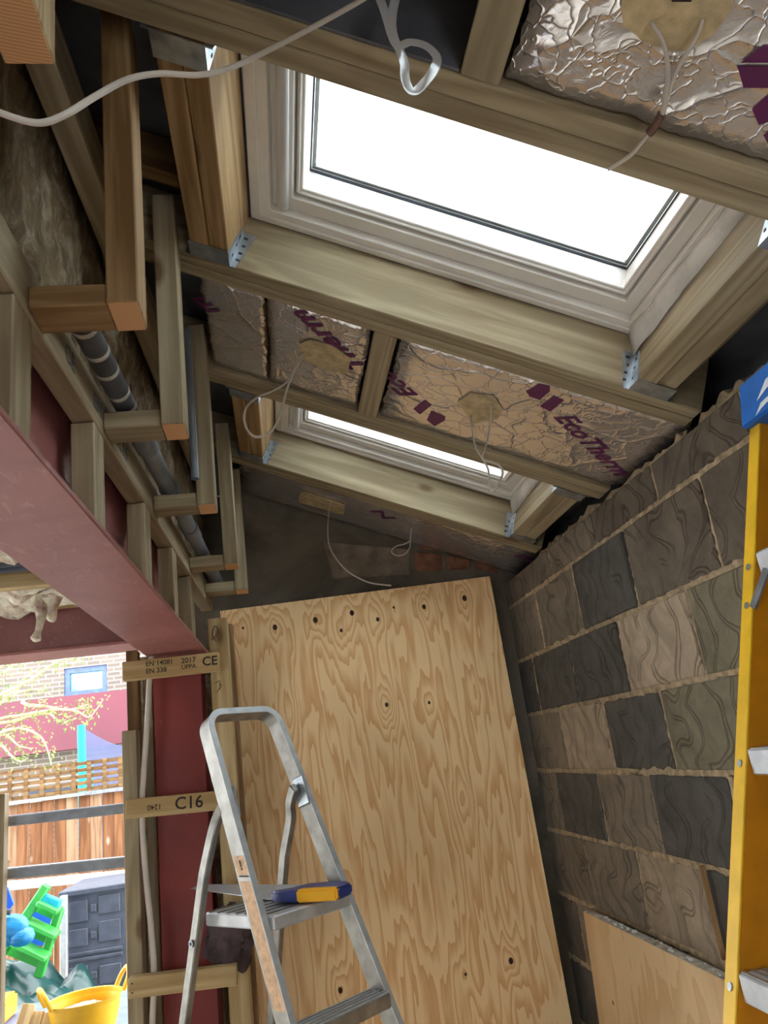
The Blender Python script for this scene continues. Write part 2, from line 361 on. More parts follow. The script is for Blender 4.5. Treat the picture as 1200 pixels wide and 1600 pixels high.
# old house wall above the steel, rough masonry
def roughwall():
    mb = MB(); ny, nz = 150, 36; vs_ = []
    for i in range(ny+1):
        y = -1.6+i*(YF+1.6)/ny; dx, dz = drift(y)
        for k in range(nz+1):
            z = 2.56+dz+k*.70/nz; q = V((y*6, z*9, 3.1)); q2 = V((y*22, z*26, 1.7))
            d = .014*mnoise.noise(q)+.010*mnoise.noise(q2)+.006*mnoise.noise(q2*2.3)
            vs_.append((-.365+dx+d, y, z))
    return mb.add(vs_, [(i*(nz+1)+k, (i+1)*(nz+1)+k, (i+1)*(nz+1)+k+1, i*(nz+1)+k+1) for i in range(ny) for k in range(nz)])
t = NT('old_masonry', .95, spec=.15); co = t.coord('Object'); n1 = t.noise(t.coord('Object', (1,1.2,.7)), 9, 8, .75, 1.4)
t.color(t.ramp(n1, [(.3, (78,66,50)), (.5, (136,118,92)), (.66, (190,178,154))])); t.bump(n1, .9, .02); M_['masonry'] = t.m
struct('wall_left', roughwall().mesh('wall_left', smooth=True), M_['masonry'], label='old rough masonry wall above the red steel beam')
struct('wall_back', MB().box((-4.4,-1.8,0), (-3.3,-1.7,2.7)).box((-3.3,-1.8,0), (-1.6,-1.7,1.1)).box((-3.3,-1.8,2.0), (-1.6,-1.7,2.7)).box((-1.6,-1.8,0), (-.1,-1.7,2.7)).box((-.1,-1.8,0), (.55,-1.7,3.2)).box((.55,-1.8,2.05), (.9,-1.7,3.0)).box((.9,-1.8,0), (1.13,-1.7,2.75)).box((-.45,-1.8,2.7), (-.1,-1.7,3.3)), M_['plaster'], label='plastered wall behind the camera with a door and a window opening added for light')  # unseen wall; its door and window gaps are added, sized for the daylight inside
struct('bounce_terrace', MB().box((-9,3.34,-.13), (.2,6.2,-.10)), plain('bounce_patio', (186,182,174), .9, var=.08, scale=3), label='pale garden patio added to bounce daylight')  # patio added, kept pale so daylight bounces up to the rear beam
struct('wall_side', MB().box((-4.5,-1.8,0), (-4.4,3.34,2.7)), M_['plaster'], label='plastered side wall of the old room')
struct('wall_garden', MB().box((-4.4,3.2,0), (-3.6,3.34,2.7)), M_['plaster'], label='end of the garden wall beside the opening')
struct('upper_house', MB().box((-4.5,-1.8,2.74), (-.42,3.34,5.2)), M_['oldbrick'], label='upper storey of the old house')
struct('ceiling', MB().box((-4.4,-1.7,2.70), (-.42,3.3,2.735)), M_['wood_dark'], label='floorboards of the storey above seen between joists')

# roof deck with three holes for the roof windows
S0, S1 = -1.155, -.155
wins = [(.985, 1.58, 0.0), (2.225, 2.80, .047), (-.26, .335, -.04)]
deck = MB(); sL, sR = -1.64, .17
cuts = sorted([(a, b, sh) for a, b, sh in wins]); yprev = -1.7
for a, b, sh in cuts:
    deck.box((sL, yprev, .158), (sR, a, .175)); deck.box((sL, a, .158), (S0+sh, b, .175)); deck.box((S1+sh, a, .158), (sR, b, .175)); yprev = b
deck.box((sL, yprev, .158), (sR, YF+.1, .175))
roof = struct('roof', deck, M_['membrane'], RM, 'dark membrane lining above the rafters')
struct('fascia', MB().box((1.19,-1.7,2.2), (1.21,YF+.1,2.62)), M_['membrane'], label='dark board closing the eaves')
struct('soffit', MB().box((1.08,-1.7,2.36), (1.2,YF+.1,2.38)), M_['membrane'], label='dark board under the eaves')

# =================================================================== ROOF TIMBERS
RL, RR = -1.53, .03
raft = [(.895, .985, 'doubled softwood rafter crossing the top of the picture above the nearer roof window'),
        (1.578, 1.663, 'doubled softwood rafter between the nearer roof window and the printed foil boards'),
        (2.135, 2.222, 'doubled softwood rafter between the printed foil boards and the farther roof window'),
        (2.802, 2.89, 'doubled softwood rafter beyond the farther roof window, nearest the far wall'),
        (.335, .425, 'doubled softwood rafter behind the large foil board overhead'),
        (-.35, -.26, 'doubled softwood rafter over the open back of the room'), (-1.0, -.91, 'last doubled softwood rafter at the open back of the room')]
for y0, y1, lb in raft:
    r = thing('doubled_rafter', lb, 'rafter', rp(RL, (y0+y1)/2), 'doubled rafters'); ym = (y0+y1)/2
    rtimber('timber', RL, RR, y0, ym-.001, 0, .15, M_['wood'], r); rtimber('timber', RL, RR, ym+.001, y1, random.uniform(-.003,.003), .15, M_['wood'], r)

def joist_hanger(sa, sb, yf, sgn, lb):
    """galvanised shoe at a rafter face yf; trimmer comes from the -sgn side"""
    g = thing('joist_hanger', lb, 'bracket', rp((sa+sb)/2, yf), 'joist hangers'); t_ = .0025; d = .055
    ya, yb = (yf-d, yf-.001) if sgn > 0 else (yf+.001, yf+d)
    mb = MB().box((sa-t_,ya,-t_), (sb+t_,yb,0))
    for s0, s1 in ((sa-t_,sa), (sb,sb+t_)):
        mb.hexa([(s0,ya,0),(s1,ya,0),(s1,yb,0),(s0,yb,0),(s0,ya+(.03 if sgn>0 else 0),.095),(s1,ya+(.03 if sgn>0 else 0),.095),(s1,yb-(.03 if sgn<0 else 0),.095),(s0,yb-(.03 if sgn<0 else 0),.095)])
    fa, fb = (yf-.004, yf-.0008) if sgn > 0 else (yf+.0008, yf+.004)
    for s0, s1, e in ((sa-.034,sa,1), (sb,sb+.034,-1)):
        mb.hexa([(s0+(.018 if e>0 else 0),fa,-.002),(s1-(.018 if e<0 else 0),fa,-.002),(s1-(.018 if e<0 else 0),fb,-.002),(s0+(.018 if e>0 else 0),fb,-.002),(s0,fa,.1),(s1,fa,.1),(s1,fb,.1),(s0,fb,.1)])
    obj('shoe', mb.mesh('shoe'), M_['galv'], g, RM)
    nm = MB()
    for sc in (sa-.016, sb+.016):
        for n_ in (.02,.04,.062,.084): nm.box((sc-.003+random.uniform(-.006,.006), fa-.001, n_-.003), (sc+.003, fb+.0005, n_+.003))
    for s0 in (sa-t_-.001, sb+.0005):
        for n_ in (.02,.05,.075): nm.box((s0, (ya+yb)/2+.006, n_-.003), (s0+t_+.0006, (ya+yb)/2+.012, n_+.003))
    obj('nail_holes', nm, M_['gasket'], g, RM)['kind'] = 'stuff'

def roof_window(n, y0, y1, sh, lb):
    w_ = struct('window_%d' % n, None, None, Matrix.Translation(rp(S0+sh,(y0+y1)/2,.16)), lb)
    a, b, c, d = S0+sh+.002, y0+.002, S1+sh-.012, y1-.002
    obj('frame', MB().ring((a,b,c,d), (a+.05,b+.042,c-.03,d-.042), .153, .268).ring((a+.05,b+.042,c-.03,d-.042), (a+.10,b+.085,c-.062,d-.085), .172, .268).mesh('frame', .002), M_['white'], w_, RM)
    obj('trim_lip', MB().ring((a+.004,b+.004,c-.004,d-.004), (a+.028,b+.022,c-.016,d-.022), .146, .154).mesh('trim_lip', .001), M_['white'], w_, RM)
    i = (a+.102, b+.088, c-.064, d-.088)
    sash = obj('sash', MB().ring(i, (i[0]+.018,i[1]+.020,i[2]-.018,i[3]-.020), .186, .268).ring((i[0]+.004,i[1]+.004,i[2]-.004,i[3]-.004),(i[0]+.011,i[1]+.012,i[2]-.011,i[3]-.012), .180, .188).mesh('sash', .002), M_['white'], w_, RM)
    g = (i[0]+.018, i[1]+.020, i[2]-.018, i[3]-.020)
    obj('gasket', MB().ring((g[0]-.001,g[1]-.001,g[2]+.001,g[3]+.001), (g[0]+.0025,g[1]+.003,g[2]-.0025,g[3]-.003), .240, .2455), M_['gasket'], sash, RM)
    obj('spacer', MB().ring((g[0]+.003,g[1]+.004,g[2]-.003,g[3]-.004), (g[0]+.012,g[1]+.013,g[2]-.012,g[3]-.013), .2475, .2575), M_['alu'], sash, RM)
    obj('pane', MB().box((g[0],g[1],.246), (g[2],g[3],.247)), M_['glass'], sash, RM)
    obj('pane', MB().box((g[0],g[1],.258), (g[2],g[3],.259)), M_['glass'], sash, RM)
    bar = MB(); yb0, yb1 = b+.05, d-.05; sb = a+.078
    bar.tube([(sb,yb0,.166),(sb,yb1,.166)], .014, 12, .009, up=(1,0,0))
    for yy in (yb0+.05, yb1-.05): bar.box((sb-.004,yy-.012,.168), (sb+.004,yy+.012,.186))
    obj('vent_bar', bar.mesh('vent_bar', smooth=True), M_['white2'], w_, RM)
t = NT('window_glass', .02); mx = t.n('ShaderNodeMixShader'); tr = t.n('ShaderNodeBsdfTransparent'); gl = t.n('ShaderNodeBsdfGlossy'); gl.inputs['Roughness'].default_value = .03
tr.inputs[0].default_value = (.95,.975,.98,1); mx.inputs[0].default_value = .05
t.L(tr.outputs[0], mx.inputs[1]); t.L(gl.outputs[0], mx.inputs[2]); t.L(mx.outputs[0], t.n('ShaderNodeOutputMaterial', is_active_output=True).inputs[0]); M_['glass'] = t.m

win_lb = ['large white-framed roof window, the nearer one', 'smaller-looking white-framed roof window, the farther one', 'white-framed roof window behind the camera']
tr_lb = [('upper', 'left'), ('lower', 'right')]
for k, (y0, y1, sh) in enumerate(wins):
    roof_window(k+1, y0, y1, sh, win_lb[k])
    which = ('nearer', 'farther', 'rearmost')[k]
    for (sa, sb, ud) in ((S0+sh-.092, S0+sh, 'upper left'), (S1+sh, S1+sh+.092, 'lower right')):
        tt = thing('doubled_trimmer', 'doubled timber trimmer at the %s end of the %s roof window' % (ud, which), 'trimmer', rp((sa+sb)/2, y0), 'roof window trimmers')
        sm = (sa+sb)/2; mt = M_['wood_tan'] if 'left' in ud else M_['wood']
        rtimber('timber', sa, sm-.001, y0+.003, y1-.003, 0, .15, mt, tt); rtimber('timber', sm+.001, sb, y0+.003, y1-.003, .003, .15, mt, tt)
        if k < 2:
            joist_hanger(sa, sb, y1, 1, 'galvanised joist hanger, far end of the %s trimmer, %s roof window' % (ud, which))
            joist_hanger(sa, sb, y0, -1, 'galvanised joist hanger, near end of the %s trimmer, %s roof window' % (ud, which))

# white lining sheet left hanging beside each window
for (y0, y1, sh), lb in zip(wins[:2], ('nearer', 'farther')):
    mb = MB(); n = 26; vs_ = []
    for i in range(n+1):
        y = y0+.02+(y1-y0-.025)*i/n; wv = .006*mnoise.noise(V((y*14,1,2))); e = .03*(i/n)**2
        vs_ += [(S1+sh-.034+wv, y, .156), (S1+sh-.022+wv*1.5, y, .138-e*.4), (S1+sh-.006+wv*.6, y, .122-e+.006*mnoise.noise(V((y*20,4,1))))]
    mb.add(vs_, [(i*3+k, i*3+k+1, i*3+k+4, i*3+k+3) for i in range(n) for k in range(2)])
    o = obj('lining_membrane', mb.mesh('lining_membrane', smooth=True), M_['glue'], None, RM); so = o.modifiers.new('thickness', 'SOLIDIFY'); so.thickness = .0015
    tag(o, 'loose whitish membrane flap beside the lower right edge of the %s roof window' % lb, 'membrane', 'lining membranes')

# =================================================================== FOIL BOARDS
def board(lb, s0, s1, y0, y1, n0=.014, th=.05, seed=0, rag=.005):
    t_ = thing('insulation_board', lb, 'insulation', rp((s0+s1)/2, (y0+y1)/2, n0), 'foil faced insulation boards')
    pts = []; step = .012
    def edge(a, b):
        a = V(a); b = V(b); n = max(2, int((b-a).length/step)); nr = V((-(b-a).y, (b-a).x)).normalized()
        for i in range(n):
            p = a.lerp(b, i/n); k = mnoise.noise(V((p.x*60+seed, p.y*60, 1.3)))*rag*1.3+mnoise.noise(V((p.x*14+seed, p.y*14, 2.3)))*rag
            if i == 0: k = 0
            pts.append(p+nr*k)
    edge((s0,y0),(s1,y0)); edge((s1,y0),(s1,y1)); edge((s1,y1),(s0,y1)); edge((s0,y1),(s0,y0))
    # foil face as a gently buckled grid clipped to the ragged outline: fan + inner grid
    cs, cy = (s0+s1)/2, (y0+y1)/2; N = len(pts); vs_ = []; rings_ = 7
    for k in range(rings_):
        f = 1-k/rings_
        for p in pts:
            q = (cs+(p.x-cs)*f, cy+(p.y-cy)*f); z = n0+(.0012*mnoise.noise(V((q[0]*18+seed,q[1]*18,3)))+.0007*mnoise.noise(V((q[0]*55,q[1]*55+seed,7))))+(.004*abs(mnoise.noise(V((q[0]*40,q[1]*40,9+seed)))) if k == 0 else 0)
            vs_.append((q[0], q[1], z))
    vs_.append((cs, cy, n0)); fs = [(k*N+i, k*N+(i+1)%N, (k+1)*N+(i+1)%N, (k+1)*N+i) for k in range(rings_-1) for i in range(N)]
    fs += [((rings_-1)*N+i, (rings_-1)*N+(i+1)%N, rings_*N) for i in range(N)]
    me = MB().add(vs_, fs).mesh('foil_facing', smooth=True); o = obj('foil_facing', me, M_['foil'], t_, RM)
    so = o.modifiers.new('thickness', 'SOLIDIFY'); so.thickness = .0012
    obj('foam_core', MB().box((s0+.006,y0+.006,n0+.006), (s1-.006,y1-.006,n0+th)).mesh('foam_core'), M_['foam'], t_, RM)
    return t_
def onfoil(name, pix, mat, parent, n=.010, th=.002, seed=0, jag=0):
    P = []
    m = len(pix)
    for i in range(m):
        a = V(pxr(*pix[i], n)); b = V(pxr(*pix[(i+1)%m], n)); K = 4 if jag else 1
        for k in range(K):
            q = a.lerp(b, k/K); P.append((q.x+jag*mnoise.noise(V((q.x*90,q.y*90,seed))), q.y+jag*mnoise.noise(V((q.x*90,q.y*90,seed+5))), n))
    return obj(name, MB().prism(P, (0,0,1), th), mat, parent, RM)
def fmat(px0, px1, n=.0118):      # lettering frame on the foil: baseline from pixel px0 towards px1, read from below
    a = V(pxr(*px0, n)); b = V(pxr(*px1, n)); d = (b-a).normalized()
    X = RX*d.x+RY*d.y; Z = -RZ; Y = Z.cross(X); return frame(rp(a.x, a.y, n), X, Y, Z), (b-a).length

bA = board('big crinkled foil insulation board overhead in the top right corner', -.665, .05, .435, .888, seed=1)
bB = board('foil insulation board at the left end of the middle bay, with purple scrap', -1.245, -1.080, 1.675, 2.130, seed=2)
bC = board('foil insulation board left of the middle noggin, with an oblong bare foam patch', -1.068, -.796, 1.675, 2.130, seed=3)
bD = board('long foil insulation board with the clearest purple lettering, ending at the block wall', -.717, .06, 1.675, 2.130, seed=4)
bE = board('shadowed foil insulation board against the far wall beyond the last rafter', -1.22, .06, 2.900, YF-.02, seed=5)
bF = board('foil insulation board behind the camera over the back opening', -1.2, .02, -.9, -.36, seed=6)
# print: logo shapes and lettering
def c6(*q): return [(800+x/3, 540+y/3) for x, y in q]
onfoil('logo', c6((65,215),(125,178),(178,190),(176,216),(130,255),(85,240)), M_['purple'], bD, .0116, .0004)
onfoil('logo', c6((130,285),(195,235),(243,258),(180,310)), M_['purple'], bD, .0116, .0004)
def words(txt, p0, p1, par, cap=.062):
    m, L = fmat(p0, p1); o = lettering('lettering', txt, cap*1.42, m, M_['purple'], par, .2, .022)
    wd = max(v.co.x for v in o.data.vertices)
    for v in o.data.vertices: v.co.x *= L/wd
    return o
words('EcoTherm', (864,651), (962,744), bD)
def c5(*q): return [(280+x/2.857, 380+y/2.857) for x, y in q]
onfoil('logo', c5((1045,740),(1095,700),(1128,722),(1075,765)), M_['purple'], bD, .0116, .0004)
onfoil('logo', c5((1105,790),(1125,748),(1188,775),(1185,792),(1140,818)), M_['purple'], bD, .0116, .0004)
words('Eco', (654,619), (606,577), bD, .058)
words('Therm', (577,578), (474,483), bC, .062)
words('m', (345,488), (312,462), bB, .058)
words('N', (620,812), (590,796), bE, .06); words('He', (800,868), (842,886), bE, .06)
def c3(*q): return [(750+x/2.667, y/2.667) for x, y in q]
onfoil('logo', c3((1085,262),(1180,190),(1260,190),(1260,262)), M_['purple'], bA, .0116, .0004)
onfoil('logo', c3((1073,278),(1260,276),(1260,368),(1098,366)), M_['purple'], bA, .0116, .0004)
onfoil('logo', c3((1133,455),(1195,400),(1260,450),(1260,490),(1162,522)), M_['purple'], bA, .0116, .0004)
onfoil('logo', c3((1180,562),(1260,520),(1260,600),(1200,600)), M_['purple'], bA, .0116, .0004)
# bare foam patches round the cable holes
onfoil('foam_patch', c3((585,40),(600,-40),(1060,-60),(1050,30),(985,130),(900,190),(830,215),(700,185),(600,110)), M_['foam'], bA, .007, .004, 1, .004)
onfoil('cable_hole', c3((790,-20),(890,-25),(880,8),(800,8)), M_['ink'], bA, .0062, .001)
onfoil('foam_patch', c5((535,450),(580,435),(680,460),(770,520),(745,580),(660,570),(530,510)), M_['foam'], bC, .0072, .004, 2, .003)
onfoil('foam_patch', [(715,628),(735,615),(770,620),(785,640),(778,655),(740,662)], M_['foam'], bD, .0072, .004, 3, .003)
onfoil('foam_patch', [(468,772),(475,769),(538,790),(536,805),(466,785)], M_['foam'], bE, .0072, .004, 4, .002)
# narrow joint tape lines
for a, b in (((848,545),(1010,700)),):
    pass
# noggins
o = rtimber('dark_strip', -1.5, -.738, .8885, .8935, .004, .156, M_['membrane'], bevel=0); tag(o, 'dark strip on the near face of the top rafter, left of the noggin', 'membrane')  # thin dark sheet covering the near face of the rafter
nog = [(-.787, -.727, 1.665, 2.134, 'short timber noggin between two foil boards in the middle bay'),
       (-.735, -.672, .427, .894, 'short timber noggin beside the big foil board at the top edge of the picture')]
for s0, s1, y0, y1, lb in nog: tag(rtimber('noggin', s0, s1, y0, y1, -.001, .12, M_['wood']), lb, 'timber', 'noggins')
tag(rtimber('noggin', -.04, 0, .99, 1.575, .10, .15, M_['wood']), 'dark noggin in the eaves gap right of the nearer roof window', 'timber', 'noggins')
tag(rtimber('noggin', .0, .03, 2.23, 2.80, .10, .15, M_['wood']), 'dark noggin in the eaves gap right of the farther roof window', 'timber', 'noggins')
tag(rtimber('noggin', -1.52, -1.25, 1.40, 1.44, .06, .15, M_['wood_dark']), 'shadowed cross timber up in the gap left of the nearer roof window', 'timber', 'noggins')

# =================================================================== LEFT SIDE: STEEL, LEDGER, HANGERS, PIPES
def LP(x, y, z): dx, dz = drift(y); return V((x+dx, y, z+dz))
YB0, YB1 = -1.6, 2.86
beam = thing('steel_beam', 'big red oxide painted steel beam running away along the left side', 'steel beam', LP(-.40, YB0, 2.2))
def lbox(mb, x0, x1, z0, z1, y0=YB0, y1=YB1): return mb.hexa([LP(x0,y0,z0),LP(x1,y0,z0),LP(x1,y1,z0),LP(x0,y1,z0),LP(x0,y0,z1),LP(x1,y0,z1),LP(x1,y1,z1),LP(x0,y1,z1)])
BZ = 2.197
obj('bottom_flange', lbox(MB(), -.497, -.303, BZ, BZ+.013).mesh('bottom_flange', .002), M_['red'], beam)
obj('web', lbox(MB(), -.409, -.400, BZ+.013, BZ+.345).mesh('web'), M_['red'], beam)
obj('top_flange', lbox(MB(), -.497, -.376, BZ+.345, BZ+.358).mesh('top_flange'), M_['red'], beam)
led = thing('timber_ledger', 'long timber ledger with printed stamps fixed along the top of the red steel beam', 'timber', LP(-.351, -1, 2.446))
timber('plank', LP(-.351,-1.55,2.491), LP(-.351,3.2,2.491), .045, .09, (0,0,1), M_['wood'], led)
def sidetext(txt, px0, px1, X, size, mat, par):     # ink on a face x = const looking +x
    a = atX(*px0, X); b = atX(*px1, X); d = (b-a).normalized(); Z = V((1,0,0)); Y = Z.cross(d)
    return lettering('stamp', txt, size, frame(a+V((.0006,0,0)), d, Y, Z), mat, par)
for txt, y in (('CE', 1.24), ('EN 14081', 1.42), ('C16', 1.62)):
    p = LP(-.3279, y, 2.475); d = (LP(-.3279,y+1,2.475)-p).normalized(); Z = V((d.y,-d.x,0)).normalized(); lettering('stamp', txt, .05, frame(p, d, Z.cross(d), Z), M_['inkblue'], led)
# packing studs in the web of the beam
for i, y in enumerate((.55, 1.05, 1.47, 1.93, 2.32, 2.66)):
    o = timber('packing_stud', LP(-.353, y, BZ+.014), LP(-.353, y, 2.444), .045, .085, (0,1,0), M_['wood'])
    tag(o, ('out of frame short packing stud nearest the camera in the red beam', 'leftmost short packing stud standing in the red beam under the ledger', 'second short packing stud from the left in the red beam', 'third short packing stud from the left in the red beam', 'fourth short packing stud from the left in the red beam', 'short packing stud nearest the column in the red beam')[i], 'timber', 'packing studs in the beam')
# hangers: upright + cross piece
HY = [.62, 1.053, 1.485, 1.985, 2.60, 2.985]; HT = [3.05, 3.05, 3.02, 2.99, 2.96, 2.93]
HL = ['nearest hanging upright in the top left corner showing orange end grain', 'large hanging upright with a cross piece at its foot, left of the nearer roof window', 'second hanging upright with cross piece, in front of the rafter beside the foil boards', 'third hanging upright with cross piece, beside the vertical grey pipe', 'fourth hanging upright with cross piece, beside the farther roof window', 'last small hanging upright with cross piece, just above the plywood corner']
HD = .083
for i, (y, zt) in enumerate(zip(HY, HT)):
    dx, dz = drift(y); zb = 2.452+dz*.6 if i else 2.452; x0 = -.213+dx; xr = -.165+dx
    if i == 0: x0, xr, zb = -.246, -.192, 2.53
    h = thing('timber_hanger', HL[i], 'timber', (x0, y, zb), 'timber hangers on the left')
    mt = [M_['wood_pale'], M_['wood_tan'], M_['wood'], M_['wood'], M_['wood'], M_['wood']][i]
    up = timber('upright', ((x0+xr)/2, y+HD/2, zb), ((x0+xr)/2, y+HD/2, zt), HD, xr-x0, (1,0,0), mt, h)
    e = MB().box((x0+.002,y+.002,0), (xr-.002,y+HD-.002,.0008)); obj('end_grain', e, M_['endgrain'], up, Matrix.Translation((0,0,zb-.0006)))
    if i:
        xl = -.3275+dx
        timber('cross_piece', (xl, y+HD/2+.003, zb+.0195), (x0-.001, y+HD/2+.003, zb+.0195), HD-.006, .038, (0,0,1), M_['wood_tan'] if i == 1 else M_['wood'], h)
        nl = MB().box((xr,y+.03,zb+.03),(xr+.012,y+.033,zb+.033)) if i == 3 else None
        if nl: obj('nail', nl, M_['galv'], h)
# wall plate high on the old wall
tag(timber('wall_plate', LP(-.315,-1.4,2.995), LP(-.315,YF-.03,2.985), .05, .12, (0,0,1), M_['wood']), 'dark timber wall plate high on the old masonry wall behind the hanging uprights', 'timber')
# waste pipe lying on the cross pieces
pipe = thing('waste_pipe', 'grey plastic waste pipe running away over the timber cross pieces', 'pipe', LP(-.262,.5,2.535))
def pp(y): return LP(-.291, y, 2.520+.010*(y-1.0))
obj('tube', MB().tube([pp(1.62), pp(3.2)], .0225, 20).mesh('tube', smooth=True), M_['pvc'], pipe)
obj('taped_section', MB().tube([pp(1.16), pp(1.62)], .023, 20).mesh('taped_section', smooth=True), M_['pvc_dk'], pipe)
for y, L in ((1.70,.05),(2.03,.012),(2.42,.05),(2.85,.05)): obj('coupling', MB().tube([pp(y-L), pp(y+L)], .0265, 20).mesh('coupling', smooth=True), M_['pvc'], pipe)
for y, a in ((1.22,.012),(1.30,-.016),(1.37,.014),(1.46,-.01),(1.52,.013)):
    obj('tape_band', MB().tube([pp(y-.006)+V((0,0,0)), pp(y+.006)], .0236, 20).mesh('tape_band', smooth=True), M_['tape'], pipe, )
sp_ = atY(305,640,1.96)
tag(obj('vertical_pipe', MB().tube([V((-.176,1.95,2.50)), V((-.176,1.95,2.95))], .011, 14).mesh('vertical_pipe', smooth=True), M_['pvc']), 'thin upright blue grey pipe behind the third hanging upright', 'pipe')
tag(obj('thin_wire', MB().tube(smoothpath([atX(205,600,-.30), atX(207,640,-.295), atX(222,675,-.285), atX(235,700,-.27)]), .0025, 6).mesh('thin_wire', smooth=True), M_['cable_dk']), 'thin brown wire hanging beside the taped pipe', 'wire')

# rear steel over the garden opening
rb = thing('steel_beam', 'red oxide steel beam above the garden opening, with pink daylit lower flange', 'steel beam', (-2.2, 3.1, 2.26))
RZ0 = 2.262
obj('bottom_flange', MB().box((-3.7,3.0,RZ0), (-.535,3.2,RZ0+.013)).mesh('bottom_flange', .003), M_['red'], rb)
obj('web', MB().box((-3.7,3.095,RZ0+.013), (-.545,3.105,RZ0+.20)), M_['red'], rb)
obj('top_flange', MB().box((-3.7,3.0,RZ0+.20), (-.545,3.2,RZ0+.213)), M_['red'], rb)
# column
col = thing('steel_column', 'red oxide steel column standing under the far end of the big beam', 'steel column', (-.36, 2.83, 0))
cxl, cxr = -.432, -.268
obj('flange', MB().box((cxl,2.79,0), (cxr,2.80,2.16)).mesh('flange', .002), M_['redcol'], col)
obj('flange', MB().box((cxl,2.94,0), (cxr,2.95,2.16)).mesh('flange', .002), M_['redcol'], col)
obj('web', MB().box((-.354,2.80,0), (-.346,2.94,2.16)), M_['redcol'], col)
obj('cap_plate', MB().box((-.45,2.75,2.142), (-.245,2.96,2.160)).mesh('cap_plate', .002), M_['red'], col)
# pier behind the column (old brick edge)
pier = struct('pier', MB().box((-.53,2.97,0), (-.2,YF,2.2)), M_['masonry'], label='rough masonry pier behind the red column')

# studs and battens in front of the column
def vt(lb, x0, x1, y, z0, z1, dep=.06, mat='wood'):
    return tag(timber('timber_stud', ((x0+x1)/2,y+dep/2,z0), ((x0+x1)/2,y+dep/2,z1), dep, x1-x0, (1,0,0), M_[mat]), lb, 'timber', 'studs round the column')
vt('short topped timber stud at the edge of the garden opening, behind the batten ends', -.522, -.476, 2.70, 0, 1.925, .07, 'wood')
vt('tall timber stud just left of the red column', -.520, -.480, 2.79, 0, 2.2, .05, 'wood_dark')
vt('dark narrow stud between the tall stud and the red column', -.472, -.442, 2.83, 0, 2.16, .06, 'wood')
vt('pale scribbled timber post between the red column and the plywood', -.238, -.170, 2.82, 0, 2.29, .09, 'wood_pale')
vt('narrow timber stud against the left edge of the plywood', -.200, -.163, 3.07, 0, 2.31, .05, 'wood_tan')
def batten(lb, pl, pr, h, y=2.655, dep=.038):
    A = atY(*pl, y); B = atY(*pr, y); A.y = B.y = y+dep/2
    b = thing('timber_batten', lb, 'timber', (A+B)/2-V((0,0,h/2)), 'battens across the column')
    timber('plank', A, B, dep, h, (0,0,1), M_['wood_pale'], b)
    d = (B-A).normalized(); return b, A, d, y
def face(b, A, d, y, off, zoff): X = d; Z = V((0,-1,0)); Y = Z.cross(X).normalized(); return frame(V((A.x,y-.0006,A.z))+d*off+Y*zoff, X, Y, Z)
b, A, d, y = batten('top batten with stamped print across the red column, just under the beam', (191,1049), (342,1033), .062)
lettering('stamp', 'EN 14081', .022, face(b,A,d,y,.075,.008), M_['ink'], b); lettering('stamp', 'EN 338', .022, face(b,A,d,y,.075,-.016), M_['ink'], b)
lettering('stamp', '2017', .024, face(b,A,d,y,.19,.006), M_['ink'], b); lettering('stamp', 'UPPA', .020, face(b,A,d,y,.19,-.014), M_['ink'], b)
lettering('mark', 'CE', .042, face(b,A,d,y,.258,-.010), M_['ink'], b, 0, .02)
b, A, d, y = batten('middle batten stamped C16 across the red column', (196,1265), (341,1251), .058)
lettering('stamp', 'C16', .052, face(b,A,d,y,.15,-.014), M_['ink'], b); lettering('stamp', '1240', .022, face(b,A,d,y,.05,.006) @ Matrix.Rotation(math.pi,4,'Z') @ Matrix.Translation((-.06,0,0)), M_['ink'], b)
b, A, d, y = batten('lowest batten across the red column with a dark cloth on it', (200,1545), (370,1524), .056)
nm = MB()
for off, z in ((.012,.012),(.012,-.012)): p = V((A.x,y,A.z))+d*off+V((0,0,z)); nm.box((p.x-.002,y-.001,p.z-.002), (p.x+.002,y,p.z+.002))
obj('nail', nm, M_['ink'], b)
for i,(px_,py_) in enumerate(((196,1071),(205,1530))):
    pass
# scribble marks on the pale post
post = [o for o in COL.objects if o.get('label','').startswith('pale scribbled')][0]
for P in ([(325,1000),(331,994),(335,985),(330,978),(326,990),(332,1003)], [(333,1082),(340,1072),(336,1068)], [(330,1068),(338,1064),(336,1078)]):
    obj('scribble', MB().tube(smoothpath([atY(x+6,y,2.8192) for x,y in P]), .0011, 5), M_['ink'], post)
# small terminal box with wires at the plywood corner
tb = thing('terminal_box', 'small white connector with black wires at the plywood corner', 'connector', atY(350,1000,3.05))
a = atY(344,982,3.05); c_ = atY(356,1006,3.05); obj('body', MB().box((a.x,3.05,c_.z), (c_.x,3.075,a.z)).mesh('body', .003), M_['whiteprint'], tb)
for P in ([(345,983),(335,976),(325,982),(318,978)], [(346,984),(338,970),(328,974)]): obj('wire', MB().tube(smoothpath([atY(x,y,3.06) for x,y in P]), .0018, 6), M_['gasket'], tb)

